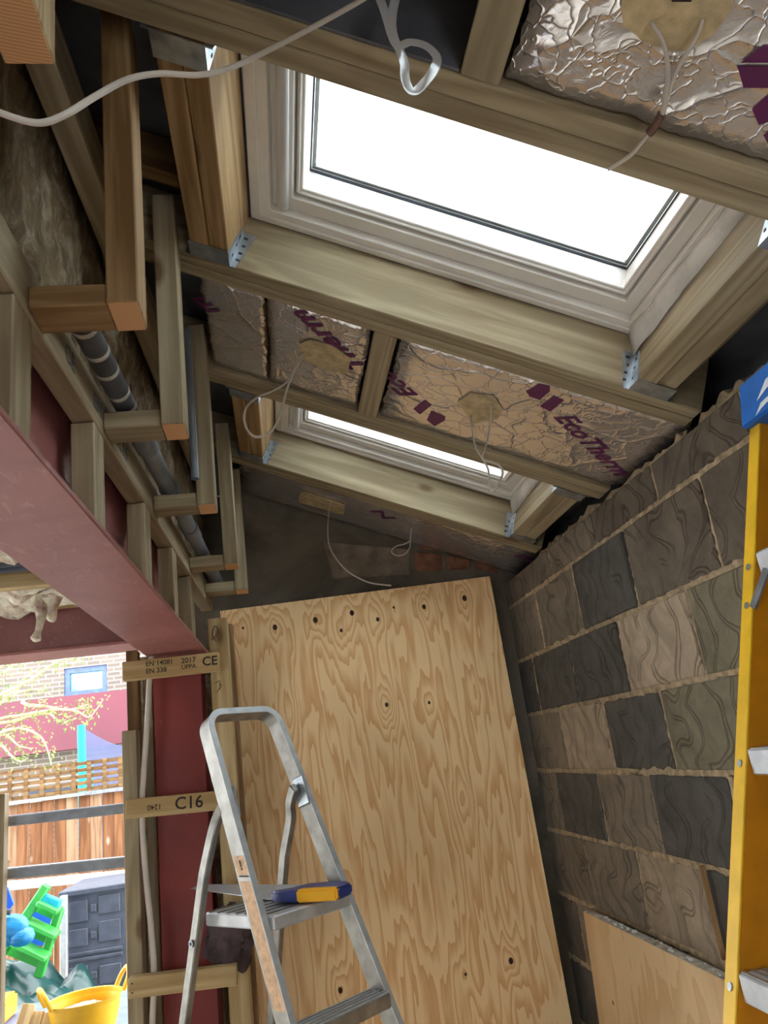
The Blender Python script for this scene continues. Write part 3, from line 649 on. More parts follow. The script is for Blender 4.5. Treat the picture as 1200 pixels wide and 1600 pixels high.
# =================================================================== PLYWOOD
pw = atY(352,955,3.2); PX0, PX1 = -.196, .962
kn = []
for (x, y, a, r) in ((365,980,.10,.008),(387,977,.06,.005),(437,977,.13,.010),(500,967,.13,.011),(557,957,.10,.010),(540,984,.07,.007),(597,968,.10,.008),(622,950,.05,.005),(669,950,.13,.009),(732,938,.13,.011),(609,1101,.16,.008),(675,1099,.08,.006),(365,1133,.09,.007),(530,1547,.12,.009),(797,1505,.15,.010),(726,1525,.07,.005),(455,1110,.07,.001),(750,1085,.06,.001),(725,1250,.07,.001)):
    p = atY(x, y, 3.2); kn.append((p.x-(PX0+PX1)/2, p.z-1.21, a*2.2, r))
M_['ply'] = plywood('rotary_cut_plywood', (250,217,167), (222,166,108), kn, bands=13, sx=5.5, sz=.62)
Mp = frame(((PX0+PX1)/2, 3.205, 1.21), V((math.cos(.02),-.02,.018)).normalized(), V((.02,1,.012)).normalized(), V((-.018,-.012,1)).normalized())
ply = thing('plywood_sheet', 'tall plywood sheet with knots along its top standing against the far wall', 'plywood', (.38,3.2,0))
hw, hh = (PX1-PX0)/2, 1.2
top = .0125; 
obj('sheet', MB().hexa([(-hw,0,-hh),(hw,0,-hh),(hw,.018,-hh),(-hw,.018,-hh),(-hw,0,hh-.008),(hw,0,hh+.002),(hw,.018,hh+.002),(-hw,.018,hh-.008)]).mesh('sheet', .0015), M_['ply'], ply, Mp)
# plywood offcut leaning on the block wall
off = thing('plywood_offcut', 'low plywood offcut with a dusty top edge leaning on the block wall', 'plywood', (.96,2.4,0))
kn2 = []
M_['ply2'] = plywood('birch_plywood', (238,208,164), (222,184,136), [(.16,.36,.05,.006),(-.1,.44,.05,.004),(.16,.2,.05,.006)], bands=7, kc=(120,84,50), sx=2.2, sz=1.4)
A0 = atX(911,1424,.985); A1 = atX(1128,1530,.985)
Lp = 1.3; Xo = (A1-A0); Xo.x = 0; Xo.normalize(); Zo = V((math.sin(.045), 0, math.cos(.045))); Zo = (Zo-Xo*Zo.dot(Xo)).normalized(); Yo = Zo.cross(Xo)
Mo = frame(A0-Zo*.6, Xo, Yo, Zo)
obj('sheet', MB().box((0,0,-.57), (Lp,.036,.6)).mesh('sheet', .002), M_['ply2'], off, Mo)
mbd = MB(); vs_ = []
for i in range(120):
    x = Lp*i/119
    vs_ += [(x,.001,.6002), (x,.012,.602+.003*abs(mnoise.noise(V((x*60,1,1))))), (x,.026,.602+.004*abs(mnoise.noise(V((x*50,5,1))))), (x,.036,.6002)]
mbd.add(vs_, [(i*4+k,i*4+k+1,i*4+k+5,i*4+k+4) for i in range(119) for k in range(3)])
obj('dust_ridge', mbd.mesh('dust_ridge'), plain('grey_dust', (176,168,154), .95, var=.2, scale=40), off, Mo)
crumbs = MB()
for i in range(26):
    x = random.uniform(.1,.95); y0 = random.uniform(.006,.03); r = random.uniform(.002,.006); crumbs.box((x-r*1.4,y0-r*.7,.602), (x+r*1.4,y0+r*.7,.602+r*1.2))
obj('crumbs', crumbs, M_['whiteprint'], off, Mo)['kind'] = 'stuff'
tag(timber('thin_batten', atX(1096,1352,XW-.012), atX(1132,1500,XW-.012), .010, .014, (1,0,0), M_['wood_tan']), 'thin dark edged strip of wood leaning on the block wall behind the yellow ladder', 'timber')

# =================================================================== ALUMINIUM STEPLADDER
lx, ly, la, lzt, lzp, lW, ltn, lk = -.113, 2.395, .706, 1.928, 1.404, .251, .417, .042
LW = V((math.cos(la), math.sin(la), 0)); LS = V((math.sin(la), -math.cos(la), 0))
def lad(side, z, back=0, w=0): return V((lx,ly,0))+LW*(side*(lW/2+lk*(lzt-z)+w))+LS*(ltn*(lzt-z)-back)+V((0,0,z))
sl = thing('stepladder', 'worn aluminium stepladder with a hooped top in front of the plywood', 'stepladder', (lx+.15, ly-.4, 0))
def sweep(path, wdir, ddir, w, d):
    """rectangular bar; w measured in the plane of the path, d along ddir(i)"""
    mb = MB(); vs_ = []; n = len(path)
    for i, p in enumerate(path):
        tg = (path[min(i+1,n-1)]-path[max(i-1,0)]).normalized(); D = V(ddir); D = (D-tg*D.dot(tg)).normalized(); Wd = tg.cross(D)
        for a, b_ in ((-.5,0),(.5,0),(.5,1),(-.5,1)): vs_.append(p+Wd*w*a-D*d*b_)
    fs = [(i*4+k, i*4+(k+1)%4, i*4+4+(k+1)%4, i*4+4+k) for i in range(n-1) for k in range(4)]+[(3,2,1,0), tuple((n-1)*4+k for k in range(4))]
    return mb.add(vs_, fs)
pn = (LS*1+V((0,0,ltn))).normalized()               # front normal of the ladder plane
rr = .05
pathL = [lad(-1,.0), lad(-1,.7), lad(-1,1.4), lad(-1,lzt-rr)]
C0 = lad(-1,lzt-rr); C1 = lad(1,lzt-rr); upv = (lad(-1,lzt)-lad(-1,lzt-.1)); upv = ((lad(0,lzt)-lad(0,lzt-.1))).normalized()
arcL = [C0+LW*(rr*(1-math.cos(a)))+upv*(rr*math.sin(a)) for a in [k*math.pi/2/8 for k in range(1,9)]]
arcR = [C1-LW*(rr*(1-math.cos(a)))+upv*(rr*math.sin(a)) for a in [k*math.pi/2/8 for k in range(8,0,-1)]]
path = pathL+arcL+arcR+[lad(1,lzt-rr), lad(1,1.4), lad(1,.7), lad(1,.0)]
fr_o = obj('front_frame', sweep(path, None, pn, .016, .055).mesh('front_frame', .003, True), M_['alu'], sl)
edge_path = [p+pn*.0012 for p in path]
obj('edge_flange', sweep(edge_path, None, pn, .020, .004).mesh('edge_flange', .001, True), M_['alu_lite'], fr_o)
def rear(side, z, tn2=.30):
    z0 = 1.665; p = lad(side, z0, .03); return p-LS*(tn2*(z0-z))+LW*side*(.03*(z0-z))+V((0,0,z-z0))
RP_ = {}
for sd_ in (-1, 1):
    top_ = lad(sd_, 1.69, -.0, -.018); k1 = rear(sd_, 1.60)-LS*.035; foot = rear(sd_, 0)-LS*.04; k2 = rear(sd_, 1.50)-LS*.05
    P = smoothpath([top_-LS*.02, top_.lerp(k1,.5)-LS*.02, k1, k2], 5)+[foot]
    RP_[sd_] = (k2, foot)
    lg = obj('rear_leg', sweep(P, None, LW, .030, .020).mesh('rear_leg', .003, True), M_['alu'], sl)
    fp = foot.lerp(k2, .02); obj('rubber_foot', MB().bar(foot+V((0,0,0)), fp+V((0,0,.03)), .034, .026, LW), M_['gasket'], lg)
    e = k2.lerp(foot, .11)-LW*.021; obj('rivet', MB().tube([e, e-LW*.004], .009, 14), M_['galv'], lg); obj('rivet', MB().tube([e-LW*.004, e-LW*.0048], .005, 12), M_['gasket'], lg)
def rearat(side, z): a, b_ = RP_[side]; return a.lerp(b_, (a.z-z)/(a.z-b_.z))
# platform
z = lzp; c0, c1 = lad(-1,z,0,-.012), lad(1,z,0,-.012); d0, d1 = rearat(-1,z)+LW*.0, rearat(1,z)
d0 = c0-LS*((c0-d0).dot(LS)); d1 = c1-LS*((c1-d1).dot(LS))
zt_ = V((0,0,.002)); lo = V((0,0,-.034))
pl = obj('platform', MB().hexa([c0+lo+LS*.02,c1+lo+LS*.02,d1+lo,d0+lo,c0+LS*.02,c1+LS*.02,d1,d0]).mesh('platform', .004), M_['alu_lite'], sl)
for k in range(7):
    f = (k+.5)/7; q = MB().bar(c0.lerp(d0,f)+V((0,0,.0012)), c1.lerp(d1,f)+V((0,0,.0012)), .006, .0024); obj('rib', q, M_['alu'], pl)
for i in range(1,6):
    z = lzp-.235*i; a, b_ = lad(-1,z,0,-.012), lad(1,z,0,-.012)
    st = obj('step', MB().hexa([a+LS*.022+lo,b_+LS*.022+lo,b_-LS*.062+lo,a-LS*.062+lo,a+LS*.022,b_+LS*.022,b_-LS*.062,a-LS*.062]).mesh('step', .004), M_['alu'], sl)
    for k in range(5):
        f = LS*(.016-.017*k); obj('rib', MB().bar(a+f+V((0,0,.001)), b_+f+V((0,0,.001)), .006, .003), M_['alu_lite'], st)
# hinge bracket and stickers
for sd_ in (-1,1):
    p = lad(sd_,1.675,.03,-.012*1); obj('hinge_plate', MB().bar(p+V((0,0,.04))-LS*.0, p-V((0,0,.04))+LS*.02, .05, .006, LW).mesh('hinge_plate', .002), M_['galv'], sl)
def railside(z, back): return lad(-1,z,back,.0086)
def sticker(z0, z1, name, mat):
    P = [railside(z0,.003), railside(z0,.047), railside(z1,.047), railside(z1,.003)]
    return obj(name, MB().prism(P, -LW, .0006), mat, fr_o)
tz = (lad(-1,1)-lad(-1,1.1)).normalized()
s1 = sticker(1.545,1.500,'warning_label', M_['sticker'])
s2 = sticker(1.485,1.21,'instruction_label', M_['sticker'])
X_ = LS; nrm = -LW; ux = -tz; rx_ = ux.cross(nrm).normalized()
lettering('mark', '!', .035, frame(railside(1.512,.026)-LW*.001-rx_*.004, rx_, ux, nrm), M_['ink'], s1, 0, .02)
obj('mark', MB().bar(railside(1.497,.006)-LW*.0008, railside(1.497,.044)-LW*.0008, .0008, .003, (0,0,1)), M_['ink'], s1)
# handsaw lying on the platform
zs = lzp+.006
tip = atZ(293,1388,zs+.004); h0 = atZ(418,1404,zs+.012); h1 = atZ(531,1398,zs+.012)
saw = thing('handsaw', 'handsaw with blue and yellow handle lying on the stepladder platform', 'saw', atZ(430,1395,zs))
hd = (h1-h0); hd.z = 0; hl = hd.length; hd.normalize(); hp = V((-hd.y,hd.x,0)); O = V((h0.x,h0.y,zs))
bl0 = O+hp*.02+hd*.03; bl1 = O+hp*.115+hd*.06+V((0,0,.020)); tp = V((tip.x,tip.y,zs+.003))
obj('blade', MB().prism([bl0, O+hp*.02+hd*.10, bl1+hd*.04, bl1, tp+V((0,.045,.006)), tp], (0,0,1), .0014), M_['blade'], saw)
def hpoly(pts, z0, z1): return MB().prism([O+hd*a+hp*b_+V((0,0,z0)) for a,b_ in pts], (0,0,1), z1-z0)
L = hl
obj('handle', hpoly([(0,.012),(.02,.0),(.06,-.008),(L*.5,-.004),(L-.01,.0),(L,.012),(L,.07),(L-.03,.10),(L*.55,.11),(L*.3,.10),(.05,.05)], .0, .028).mesh('handle', .006, True, 2), M_['sawblue'], saw)
obj('grip', hpoly([(L*.42,-.010),(L*.97,-.006),(L*.97,.020),(L*.44,.022)], -.001, .030).mesh('grip', .005, True, 2), M_['sawyellow'], saw)
# dark cloth stuffed between batten and post
def crumple(c, rx, ry, rz, seed, n=(36,26), amp=1.0):
    vs_ = []
    for i in range(n[1]+1):
        th = math.pi*i/n[1]
        for k in range(n[0]):
            ph = 2*math.pi*k/n[0]; d = V((math.sin(th)*math.cos(ph), math.sin(th)*math.sin(ph), math.cos(th)))
            q = d*2.1+V((seed,0,0)); m = 1+amp*(.30*mnoise.noise(q)-.38*abs(mnoise.noise(q*1.9))-.16*abs(mnoise.noise(q*4.1))+.2)
            vs_.append((c[0]+d.x*rx*m, c[1]+d.y*ry*m, c[2]+d.z*rz*m))
    return MB().add(vs_, [(i*n[0]+k, i*n[0]+(k+1)%n[0], (i+1)*n[0]+(k+1)%n[0], (i+1)*n[0]+k) for i in range(n[1]) for k in range(n[0])])
cc = atY(357,1470,2.74); tag(obj('cloth', crumple(cc, .068, .05, .088, 3).mesh('cloth', smooth=True), M_['cloth']), 'crumpled dark brown cloth stuffed on the lowest batten behind the stepladder', 'cloth')

# =================================================================== YELLOW LADDER
yl = thing('fibreglass_ladder', 'yellow fibreglass ladder with blue top cap leaning on the block wall at the right edge', 'ladder', (.25,1.0,0))
Yw = 1.2; tA = atY(1186,676,Yw); tB = atY(1148,1600,Yw); dl = (tA-tB)/(tA.z-tB.z)       # web line
def yr(z, y=Yw): return V((tB.x+dl.x*(z-tB.z), y, z))
ZT = tA.z+.02; du = V((dl.x,0,1)).normalized(); dn = V((du.z,0,-du.x))     # dn: towards the wall, across the rail
def rail(y, sgn, nm):
    mb = MB(); a, b_ = yr(0,y), yr(ZT,y)
    w2 = MB()
    for wi, (o0, o1, ya, yb) in enumerate(((.004,.081,0,.004),(0,.004,0,.032),(.081,.085,0,.032))):
        y0, y1 = sorted((y+sgn*ya, y+sgn*yb)); q = []
        for p in (a, b_):
            q += [V((0,y0,0))+V((p.x,0,p.z))+dn*o0, V((0,y0,0))+V((p.x,0,p.z))+dn*o1, V((0,y1,0))+V((p.x,0,p.z))+dn*o1, V((0,y1,0))+V((p.x,0,p.z))+dn*o0]
        (mb if wi else w2).hexa(q)
    ro = obj(nm, mb.mesh(nm, .001), M_['yellow'], yl); obj('web', w2.mesh('web'), M_['yellow_shade'], ro); return ro
rf_ = rail(Yw, 1, 'rail'); rail(.76, -1, 'rail')
for z in (1.998, 1.684, 1.384, 1.08, .78, .48, .18):
    a = yr(z, .764); b_ = yr(z, Yw-.002); mb = MB()
    fx = .0; q = [a+V((fx,0,-.038)), a+V((.078,0,-.038)), b_+V((.078,0,-.038)), b_+V((fx,0,-.038)), a+V((fx,0,0)), a+V((.078,0,0)), b_+V((.078,0,0)), b_+V((fx,0,0))]
    st = obj('step', mb.hexa(q).mesh('step', .002), M_['alu_lite'], yl)
    for k in range(5): obj('rib', MB().bar(a+V((.008+.015*k,0,.001)), b_+V((.008+.015*k,0,.001)), .005, .002), M_['alu'], st)
    for dz_ in (.008,):
        p = yr(z-.02, Yw+.014); obj('rivet', MB().tube([p-dn*.0005, p-dn*.0025], .006, 12), M_['galv'], rf_)
for z in (1.912,):
    p = yr(z, Yw+.014); obj('rivet', MB().tube([p-dn*.0005, p-dn*.0025], .006, 12), M_['galv'], rf_)
    obj('brace', MB().bar(yr(1.905,Yw-.003), yr(1.962,Yw-.04), .014, .004, (1,0,0)).mesh('brace'), M_['galv'], yl)
# cap
ca = yr(ZT-.03); P = []
x0 = atY(1158,672,1.235).x-.0; zb_ = atY(1158,672,1.235).z; zt2 = atY(1155,603,1.235).z
cap = obj('top_cap', MB().hexa([(x0,.70,zb_),(1.015,.70,zb_),(1.015,1.235,zb_),(x0,1.235,zb_),(x0+.02,.70,zt2),(1.02,.70,zt2),(1.02,1.235,zt2),(x0+.02,1.235,zt2)]).mesh('top_cap', .004, False, 2), M_['bluecap'], yl)
pm = [(.0,.0),(.03,.028),(.075,.034),(.12,.02),(.14,.0),(.10,.012),(.06,.016),(.03,.010)]
def capf(y, z): return V((x0+.02*(z-zb_)/(zt2-zb_)-.0006, y, z))
obj('logo', MB().prism([capf(1.178-u_, zb_+.032+v_) for u_, v_ in pm], (-1,0,0), .0008), M_['whiteprint'], cap)
obj('logo', MB().prism([capf(1.185-u_*.6, zb_+.006+v_*.6) for u_, v_ in pm], (-1,0,0), .0008), M_['whiteprint'], cap)
# rear legs folded against the front
for y in (1.19,.77): obj('rear_leg', MB().bar(yr(.05,y)+dn*.11, yr(ZT,y)+dn*.105, .03, .03, (0,1,0)).mesh('rear_leg', .003), M_['yellow'], yl)

# =================================================================== CABLES
def cable(lb, P, w=.0042, t_=.0022, mat='cable', cat='cable', up=(0,0,1), name='cable', n=8):
    return tag(obj(name, MB().tube(smoothpath(P, n), w, 10, t_, up=up).mesh(name, smooth=True), M_[mat]), lb, cat)
cable('long pale flat cable draped across the top left of the picture', [atY(-160,150,.52), atY(-60,148,.56), atY(0,176,.60), atY(58,192,.62), atY(100,180,.63), atY(150,150,.65), atY(200,124,.67), atY(250,115,.69), atY(310,117,.71), atY(360,106,.73), atY(420,78,.75), atY(490,42,.76), atY(565,0,.77), atY(640,-45,.78)], .0038, .0026)
def rpx(x, y, n): s_, y_ = pxr(x, y, n); return rp(s_, y_, n)
cable('pale cable looping down from the foam patch in the middle bay', [rpx(476,552,.004), rpx(467,560,-.008)]+[atY(x,y,1.93) for x,y in ((462,572),(448,597),(425,611),(402,621),(386,635),(381,652),(386,672),(400,683),(420,677),(433,660),(440,640),(447,612),(455,590))]+[rpx(468,566,-.004), rpx(474,556,.004)], .0040, .0030)
cable('pale cable hanging from the round foam patch beside the logo', [rpx(736,650,.004)]+[atY(600+x/2,450+y/2,1.90) for x,y in ((272,420),(280,470),(290,505),(312,540),(326,570),(330,620),(338,638),(352,620),(371,580),(360,555),(335,545),(308,535),(315,505),(325,470),(332,420))]+[rpx(768,632,.004)], .0036, .0026)
cable('thin white cable hanging down the far wall to the top of the plywood', [rpx(516,786,.0)]+[atY(x,y,3.12) for x,y in ((514,800),(512,825),(514,850),(522,868),(538,888),(558,902),(580,911),(611,915))], .0040, .0028)
cable('small white cable loop hanging under the foil board at the far wall', [rpx(643,826,.0)]+[atY(x,y,3.08) for x,y in ((641,842),(640,856),(632,866),(620,868),(612,862),(618,854),(632,850),(640,846))], .0040, .0028)
nc = thing('taped_cable', 'pair of cables from the big foam patch joined with brown tape', 'cable', rpx(1040,60,0))
def ncab(nm, P, mat, w, t_): return obj(nm, MB().tube(smoothpath(P), w, 10, t_).mesh(nm, smooth=True), M_[mat], nc)
ncab('strand', [rpx(1018,34,.006), rpx(1022,42,-.004), rpx(1034,60,-.012), rpx(1042,90,-.016), rpx(1044,120,-.018), rpx(1040,150,-.020), rpx(1034,178,-.022)], 'cable', .0036, .0026)
ncab('strand', [rpx(1098,30,.006), rpx(1090,55,-.004), rpx(1072,85,-.012), rpx(1056,115,-.016), rpx(1046,145,-.018), rpx(1036,178,-.022)], 'cable', .0036, .0026)
ncab('tape_wrap', [rpx(1034,178,-.022), rpx(1024,196,-.024), rpx(1014,208,-.026)], 'cable_dk', .0075, .006)
ncab('tail', [rpx(1016,206,-.026), rpx(1002,224,-.028), rpx(988,240,-.030), rpx(968,254,-.032), rpx(950,264,-.034)], 'cable', .0042, .003)
cable('white cable hanging down the studs left of the red column', [atY(x,y,2.70) for x,y in ((238,1010),(234,1060),(230,1130),(225,1200),(222,1260),(224,1320),(230,1390),(237,1460),(241,1530),(238,1600),(240,1680))], .009, .006)
t = NT('clear_plastic', .12); t.b.inputs['Transmission Weight'].default_value = .55; t.b.inputs['Alpha'].default_value = .7; t.color((.86,.86,.88,1)); M_['clear'] = t.m
cable('twisted clear plastic strap dangling in front of the nearer roof window', [atY(x,y,.80) for x,y in ((585,-20),(598,10),(606,35),(612,55),(622,72),(640,66),(662,70),(678,82),(683,95),(676,112),(664,128),(650,142),(640,140),(633,122),(632,100),(624,78),(616,60),(612,40),(614,15),(620,-10))], .0012, .0068, 'clear', 'strap', (0,1,0), 'plastic_strap')

# =================================================================== OLD ROOM CEILING
jl = ['floor joist under the old ceiling, first from the garden side', 'floor joist under the old ceiling, second from the garden side', 'floor joist under the old ceiling, third from the garden side', 'floor joist under the old ceiling, fourth from the garden side', 'floor joist under the old ceiling, fifth from the garden side']
JY = [2.985, 2.64, 2.29, 1.9, 1.5]
for y, lb in zip(JY, jl): tag(timber('floor_joist', (-4.38,y,2.52), (-.515,y,2.52), .045, .2, (0,0,1), M_['wood_pale']), lb, 'joist', 'floor joists of the old ceiling')
M_['wool'] = plain('pink_mineral_wool', (240,198,178), .95, var=.3, scale=24, bump=.9)
def wool(y0, y1, lb, seed):
    nx, ny = 90, 12; vs_ = []
    for i in range(nx+1):
        x = -2.6+2.06*i/nx
        for k in range(ny+1):
            y = y0+(y1-y0)*k/ny; q = V((x*9+seed, y*9, seed)); z = 2.43+.05*mnoise.noise(q)+.035*mnoise.noise(q*2.7)-.03*max(0,mnoise.noise(q*1.3+V((4,4,4))))
            vs_.append((x, y, z))
    me = MB().add(vs_, [(i*(ny+1)+k, (i+1)*(ny+1)+k, (i+1)*(ny+1)+k+1, i*(ny+1)+k+1) for i in range(nx) for k in range(ny)]).mesh('wool_surface', smooth=True)
    w_ = thing('wool_insulation', lb, 'insulation', (-1.5,(y0+y1)/2,2.47), 'pink wool between joists'); o = obj('batt', me, M_['wool'], w_); so = o.modifiers.new('t', 'SOLIDIFY'); so.thickness = .08; so.offset = 1 if me.polygons[0].normal.z > 0 else -1
    return w_
w1 = wool(2.67, 2.955, 'ragged pink wool insulation with a dangling strip, in the joist bay by the garden beam', 1.3)
w2 = wool(1.93, 2.262, 'ragged pink wool insulation in the joist bay beside the black cables', 5.7)
P = [atY(62,935,2.72), atY(64,965,2.70), atY(60,985,2.69), atY(54,1003,2.69)]
obj('dangling_strip', MB().tube(smoothpath(P), [.03,.03,.028,.026,.024,.022,.02,.018,.016,.015,.014,.013,.013,.012,.012,.012,.011,.011,.012,.014,.016,.018,.016,.010,.004], 8, None).mesh('dangling_strip', smooth=True), M_['wool'], w1)
P = [atY(75,938,2.74), atY(78,955,2.74), atY(84,972,2.74)]
obj('dangling_strip', MB().tube(smoothpath(P), [.05,.05,.046,.044,.04,.036,.032,.03,.026,.024,.022,.02,.018,.016,.012,.008,.003], 8, None).mesh('dangling_strip', smooth=True), M_['wool'], w1)
for k, (y, z) in enumerate(((2.40,2.45),(2.47,2.452))):
    tag(obj('black_cable', MB().tube([(-4.3,y,z),(-1.4,y+.01,z),(-.52,y,z+.004)], .022, 12).mesh('black_cable', smooth=True), M_['gasket']), ('black cable running between the joists, the one nearer the wool' , 'black cable running between the joists, the one farther from the camera')[k], 'cable', 'black cables in the old ceiling')

# =================================================================== GARDEN SEEN THROUGH THE OPENING
# metal rails and post across the opening
for (pa, pb, lb) in (((-60,1291),(200,1262),'upper grey metal rail across the garden opening'), ((-60,1372),(200,1346),'lower grey metal rail across the garden opening')):
    A = atY(*pa, 3.12); B = atY(*pb, 3.12); B = A+(B-A)*1.15; A = A-(B-A)*.6; g = MB().bar(A, B, .05, .036).mesh('metal_rail', .004)
    tag(obj('metal_rail', g, M_['dullsteel']), lb, 'rail', 'metal rails across the opening')
a = atY(4,1240,3.02); tag(timber('timber_stud', (a.x-.025,3.05,0), (a.x-.025,3.05,a.z), .05, .06, (1,0,0), M_['wood']), 'greenish timber stud at the far left edge of the picture holding the metal rails', 'timber')
# fence
FY = 7.6; ft = atY(100,1247,FY).z
M_['fence'] = wood('fence_cedar', (136,94,62), (102,66,42), (176,158,140), 14)
M_['fence2'] = wood('fence_pale', (152,124,98), (122,90,66), (180,166,152), 14)
fence = thing('board_fence', 'brown upright board fence at the bottom of the garden', 'fence', (-2,FY,-.1))
x = -4.2; i = 0
while x < .2:
    o = timber('board', (x+.05,FY+(.012 if i%2 else 0),-.1), (x+.05,FY+(.012 if i%2 else 0),ft+random.uniform(-.01,.01)), .016, .098, (1,0,0), M_['fence'] if random.random()<.7 else M_['fence2'], fence, .002); x += .102; i += 1
obj('cap_rail', MB().box((-4.2,FY-.04,ft), (.2,FY+.04,ft+.03)), M_['galv'], fence)
# trellis
tz0, tz1 = ft+.03, atY(100,1193,FY).z
tre = thing('trellis', 'weathered square trellis standing on top of the board fence', 'trellis', (-2,FY,tz0))
x = -4.2
while x < .2: obj('upright_slat', MB().box((x,FY-.034,tz0),(x+.036,FY-.021,tz1)), M_['wood_dark'], tre); x += .135
for k in range(5): z = tz0+.02+(tz1-tz0-.04)*k/4; obj('cross_slat', MB().box((-4.2,FY-.02,z-.016),(.2,FY-.006,z+.016)), M_['wood_dark'], tre)
# white plastic rail
A = atY(5,1385,6.9); B = atY(200,1366,6.9); tag(obj('white_pole', MB().tube([A-(B-A)*.5, B+(B-A)*.3], .035, 12).mesh('white_pole', smooth=True), M_['whiteprint']), 'white pole lying level in front of the board fence', 'pole')
# trampoline
TY = 8.8; tr_ = thing('trampoline', 'trampoline with turquoise poles and grey safety net behind the trellis', 'trampoline', atY(160,1240,TY))
M_['teal'] = plain('turquoise_foam', (0,176,200), .6, var=.05)
a = atY(127,1133,TY); tr_p = obj('pole', MB().tube([V((a.x,TY,a.z)), V((a.x+.02,TY,.0))], .042, 14).mesh('pole', smooth=True), M_['teal'], tr_)
a2 = atY(141,1195,TY+1.4); obj('pole', MB().tube([V((a2.x,TY+1.4,a2.z)), V((a2.x,TY+1.4,.0))], .042, 14).mesh('pole', smooth=True), M_['teal'], tr_)
t = NT('safety_net', .8); t.color(lin((96,104,140))); t.b.inputs['Alpha'].default_value = .6; M_['net'] = t.m
nv = []; p0 = V((a.x,TY+.05,a.z-.02)); p1 = atY(260,1128,TY+.3)
for i in range(17):
    f = i/16; q = p0.lerp(p1, f); sag = .22*math.sin(math.pi*f); nv += [(q.x,q.y+.15*math.sin(math.pi*f),q.z-sag), (q.x,q.y+.15*math.sin(math.pi*f),.3)]
nt = obj('net', MB().add(nv, [(2*i,2*i+2,2*i+3,2*i+1) for i in range(16)]).mesh('net'), M_['net'], tr_); so = nt.modifiers.new('t','SOLIDIFY'); so.thickness = .004
# neighbour building
BY = 14.0
t = NT('buff_brickwork', .9); bt = t.n('ShaderNodeTexBrick'); cw = t.n('ShaderNodeTexCoord'); mpn = t.n('ShaderNodeMapping'); mpn.inputs['Rotation'].default_value = (math.pi/2,0,0); t.L(cw.outputs['Object'], mpn.inputs[0]); t.L(mpn.outputs[0], bt.inputs['Vector'])
bt.inputs['Color1'].default_value = lin((112,102,92)); bt.inputs['Color2'].default_value = lin((98,90,82)); bt.inputs['Mortar'].default_value = lin((140,134,128)); bt.inputs['Scale'].default_value = 1; bt.inputs['Brick Width'].default_value = .225; bt.inputs['Row Height'].default_value = .075; bt.inputs['Mortar Size'].default_value = .010
t.color(bt.outputs[0]); M_['bb'] = t.m
nb = thing('neighbour_house', 'buff brick house with maroon cladding band and blue grey window beyond the fence', 'building', (-3,BY,0))
def wrect(pa, pb, Y): a = atY(*pa,Y); b_ = atY(*pb,Y); return a.x, b_.x, b_.z, a.z
wx0, wx1, wz0, wz1 = wrect((100,1045),(168,1082),BY); 
wm = MB().box((-9,BY,-.1),(wx0,BY+.3,6.2)).box((wx1,BY,-.1),(.6,BY+.3,6.2)).box((wx0,BY,wz1),(wx1,BY+.3,6.2)).box((wx0,BY,-.1),(wx1,BY+.3,wz0))
obj('brick_wall', wm, M_['bb'], nb)
wn = obj('window', MB().add([],[]).mesh('w') if False else (lambda m: m.box((wx0,BY+.03,wz0),(wx1,BY+.1,wz0+.09)).box((wx0,BY+.03,wz1-.09),(wx1,BY+.1,wz1)).box((wx0,BY+.03,wz0+.09),(wx0+.09,BY+.1,wz1-.09)).box((wx1-.09,BY+.03,wz0+.09),(wx1,BY+.1,wz1-.09)))(MB()), plain('bluegrey_frame', (72,92,128), .5), nb)
obj('pane', MB().box((wx0+.08,BY+.08,wz0+.08),(wx1-.08,BY+.09,wz1-.08)), plain('painted_sky_pane', (110,170,186), .06, .4, var=.3, scale=3), wn)  # reflection of the sky put into the cyan pane colour
gx = -9; b1 = atY(100,1088,BY-1.2).z; b0 = atY(100,1172,BY-1.2).z
obj('maroon_band', MB().box((-9,BY-1.2,b0),(.6,BY-.0,b1)).mesh('maroon_band'), plain('maroon_cladding', (96,40,54), .6, var=.08, scale=1), nb)
obj('lower_wall', MB().box((-9,BY-.9,-.1),(.6,BY-.6,b0)), M_['bb'], nb)
for k in range(4):
    xa = atY(40+26*k,1238,BY-.95).x; obj('low_window', MB().box((xa,BY-.93,atY(80,1243,BY-.95).z),(xa+.26,BY-.89,atY(80,1228,BY-.95).z)), M_['gasket'], nb)
# dark storage box
SYb = 5.9
sb = thing('storage_box', 'dark grey plastic garden storage box with panelled front', 'storage box', (-1.6,SYb,-.1))
x0, x1, z0, z1 = wrect((105,1396),(215,1566),SYb)
M_['shed'] = plain('dark_grey_plastic', (62,68,82), .5, var=.12, scale=16, bump=.3)
z1 = atY(150,1394,SYb).z
obj('body', MB().box((x0,SYb,-.1),(x1,SYb+.6,z1)), M_['shed'], sb)
obj('lid', MB().box((x0-.05,SYb-.03,z1),(x1,SYb+.63,z1+.035)).mesh('lid', .006), M_['shed'], sb)
def rel(a, b, c, d): xx0 = x0+(x1-x0)*a; xx1 = x0+(x1-x0)*b; zz0 = z0+(z1-z0)*c; zz1 = z0+(z1-z0)*d; obj('raised_panel', MB().box((xx0,SYb-.012,zz0),(xx1,SYb,zz1)).mesh('raised_panel', .004), M_['shed'], sb)
for (a_, b_, c_, d_) in ((.03,.30,.76,.95),(.46,.78,.8,.97),(.03,.30,.55,.7),(.46,.78,.56,.74),(.34,.43,.83,.9),(.34,.43,.6,.66),(.02,.8,.47,.5),(.02,.8,.42,.45),(.03,.30,.2,.38),(.46,.78,.2,.36),(.34,.43,.26,.32),(.03,.30,.02,.15),(.46,.78,.02,.14)): rel(a_,b_,c_,d_)
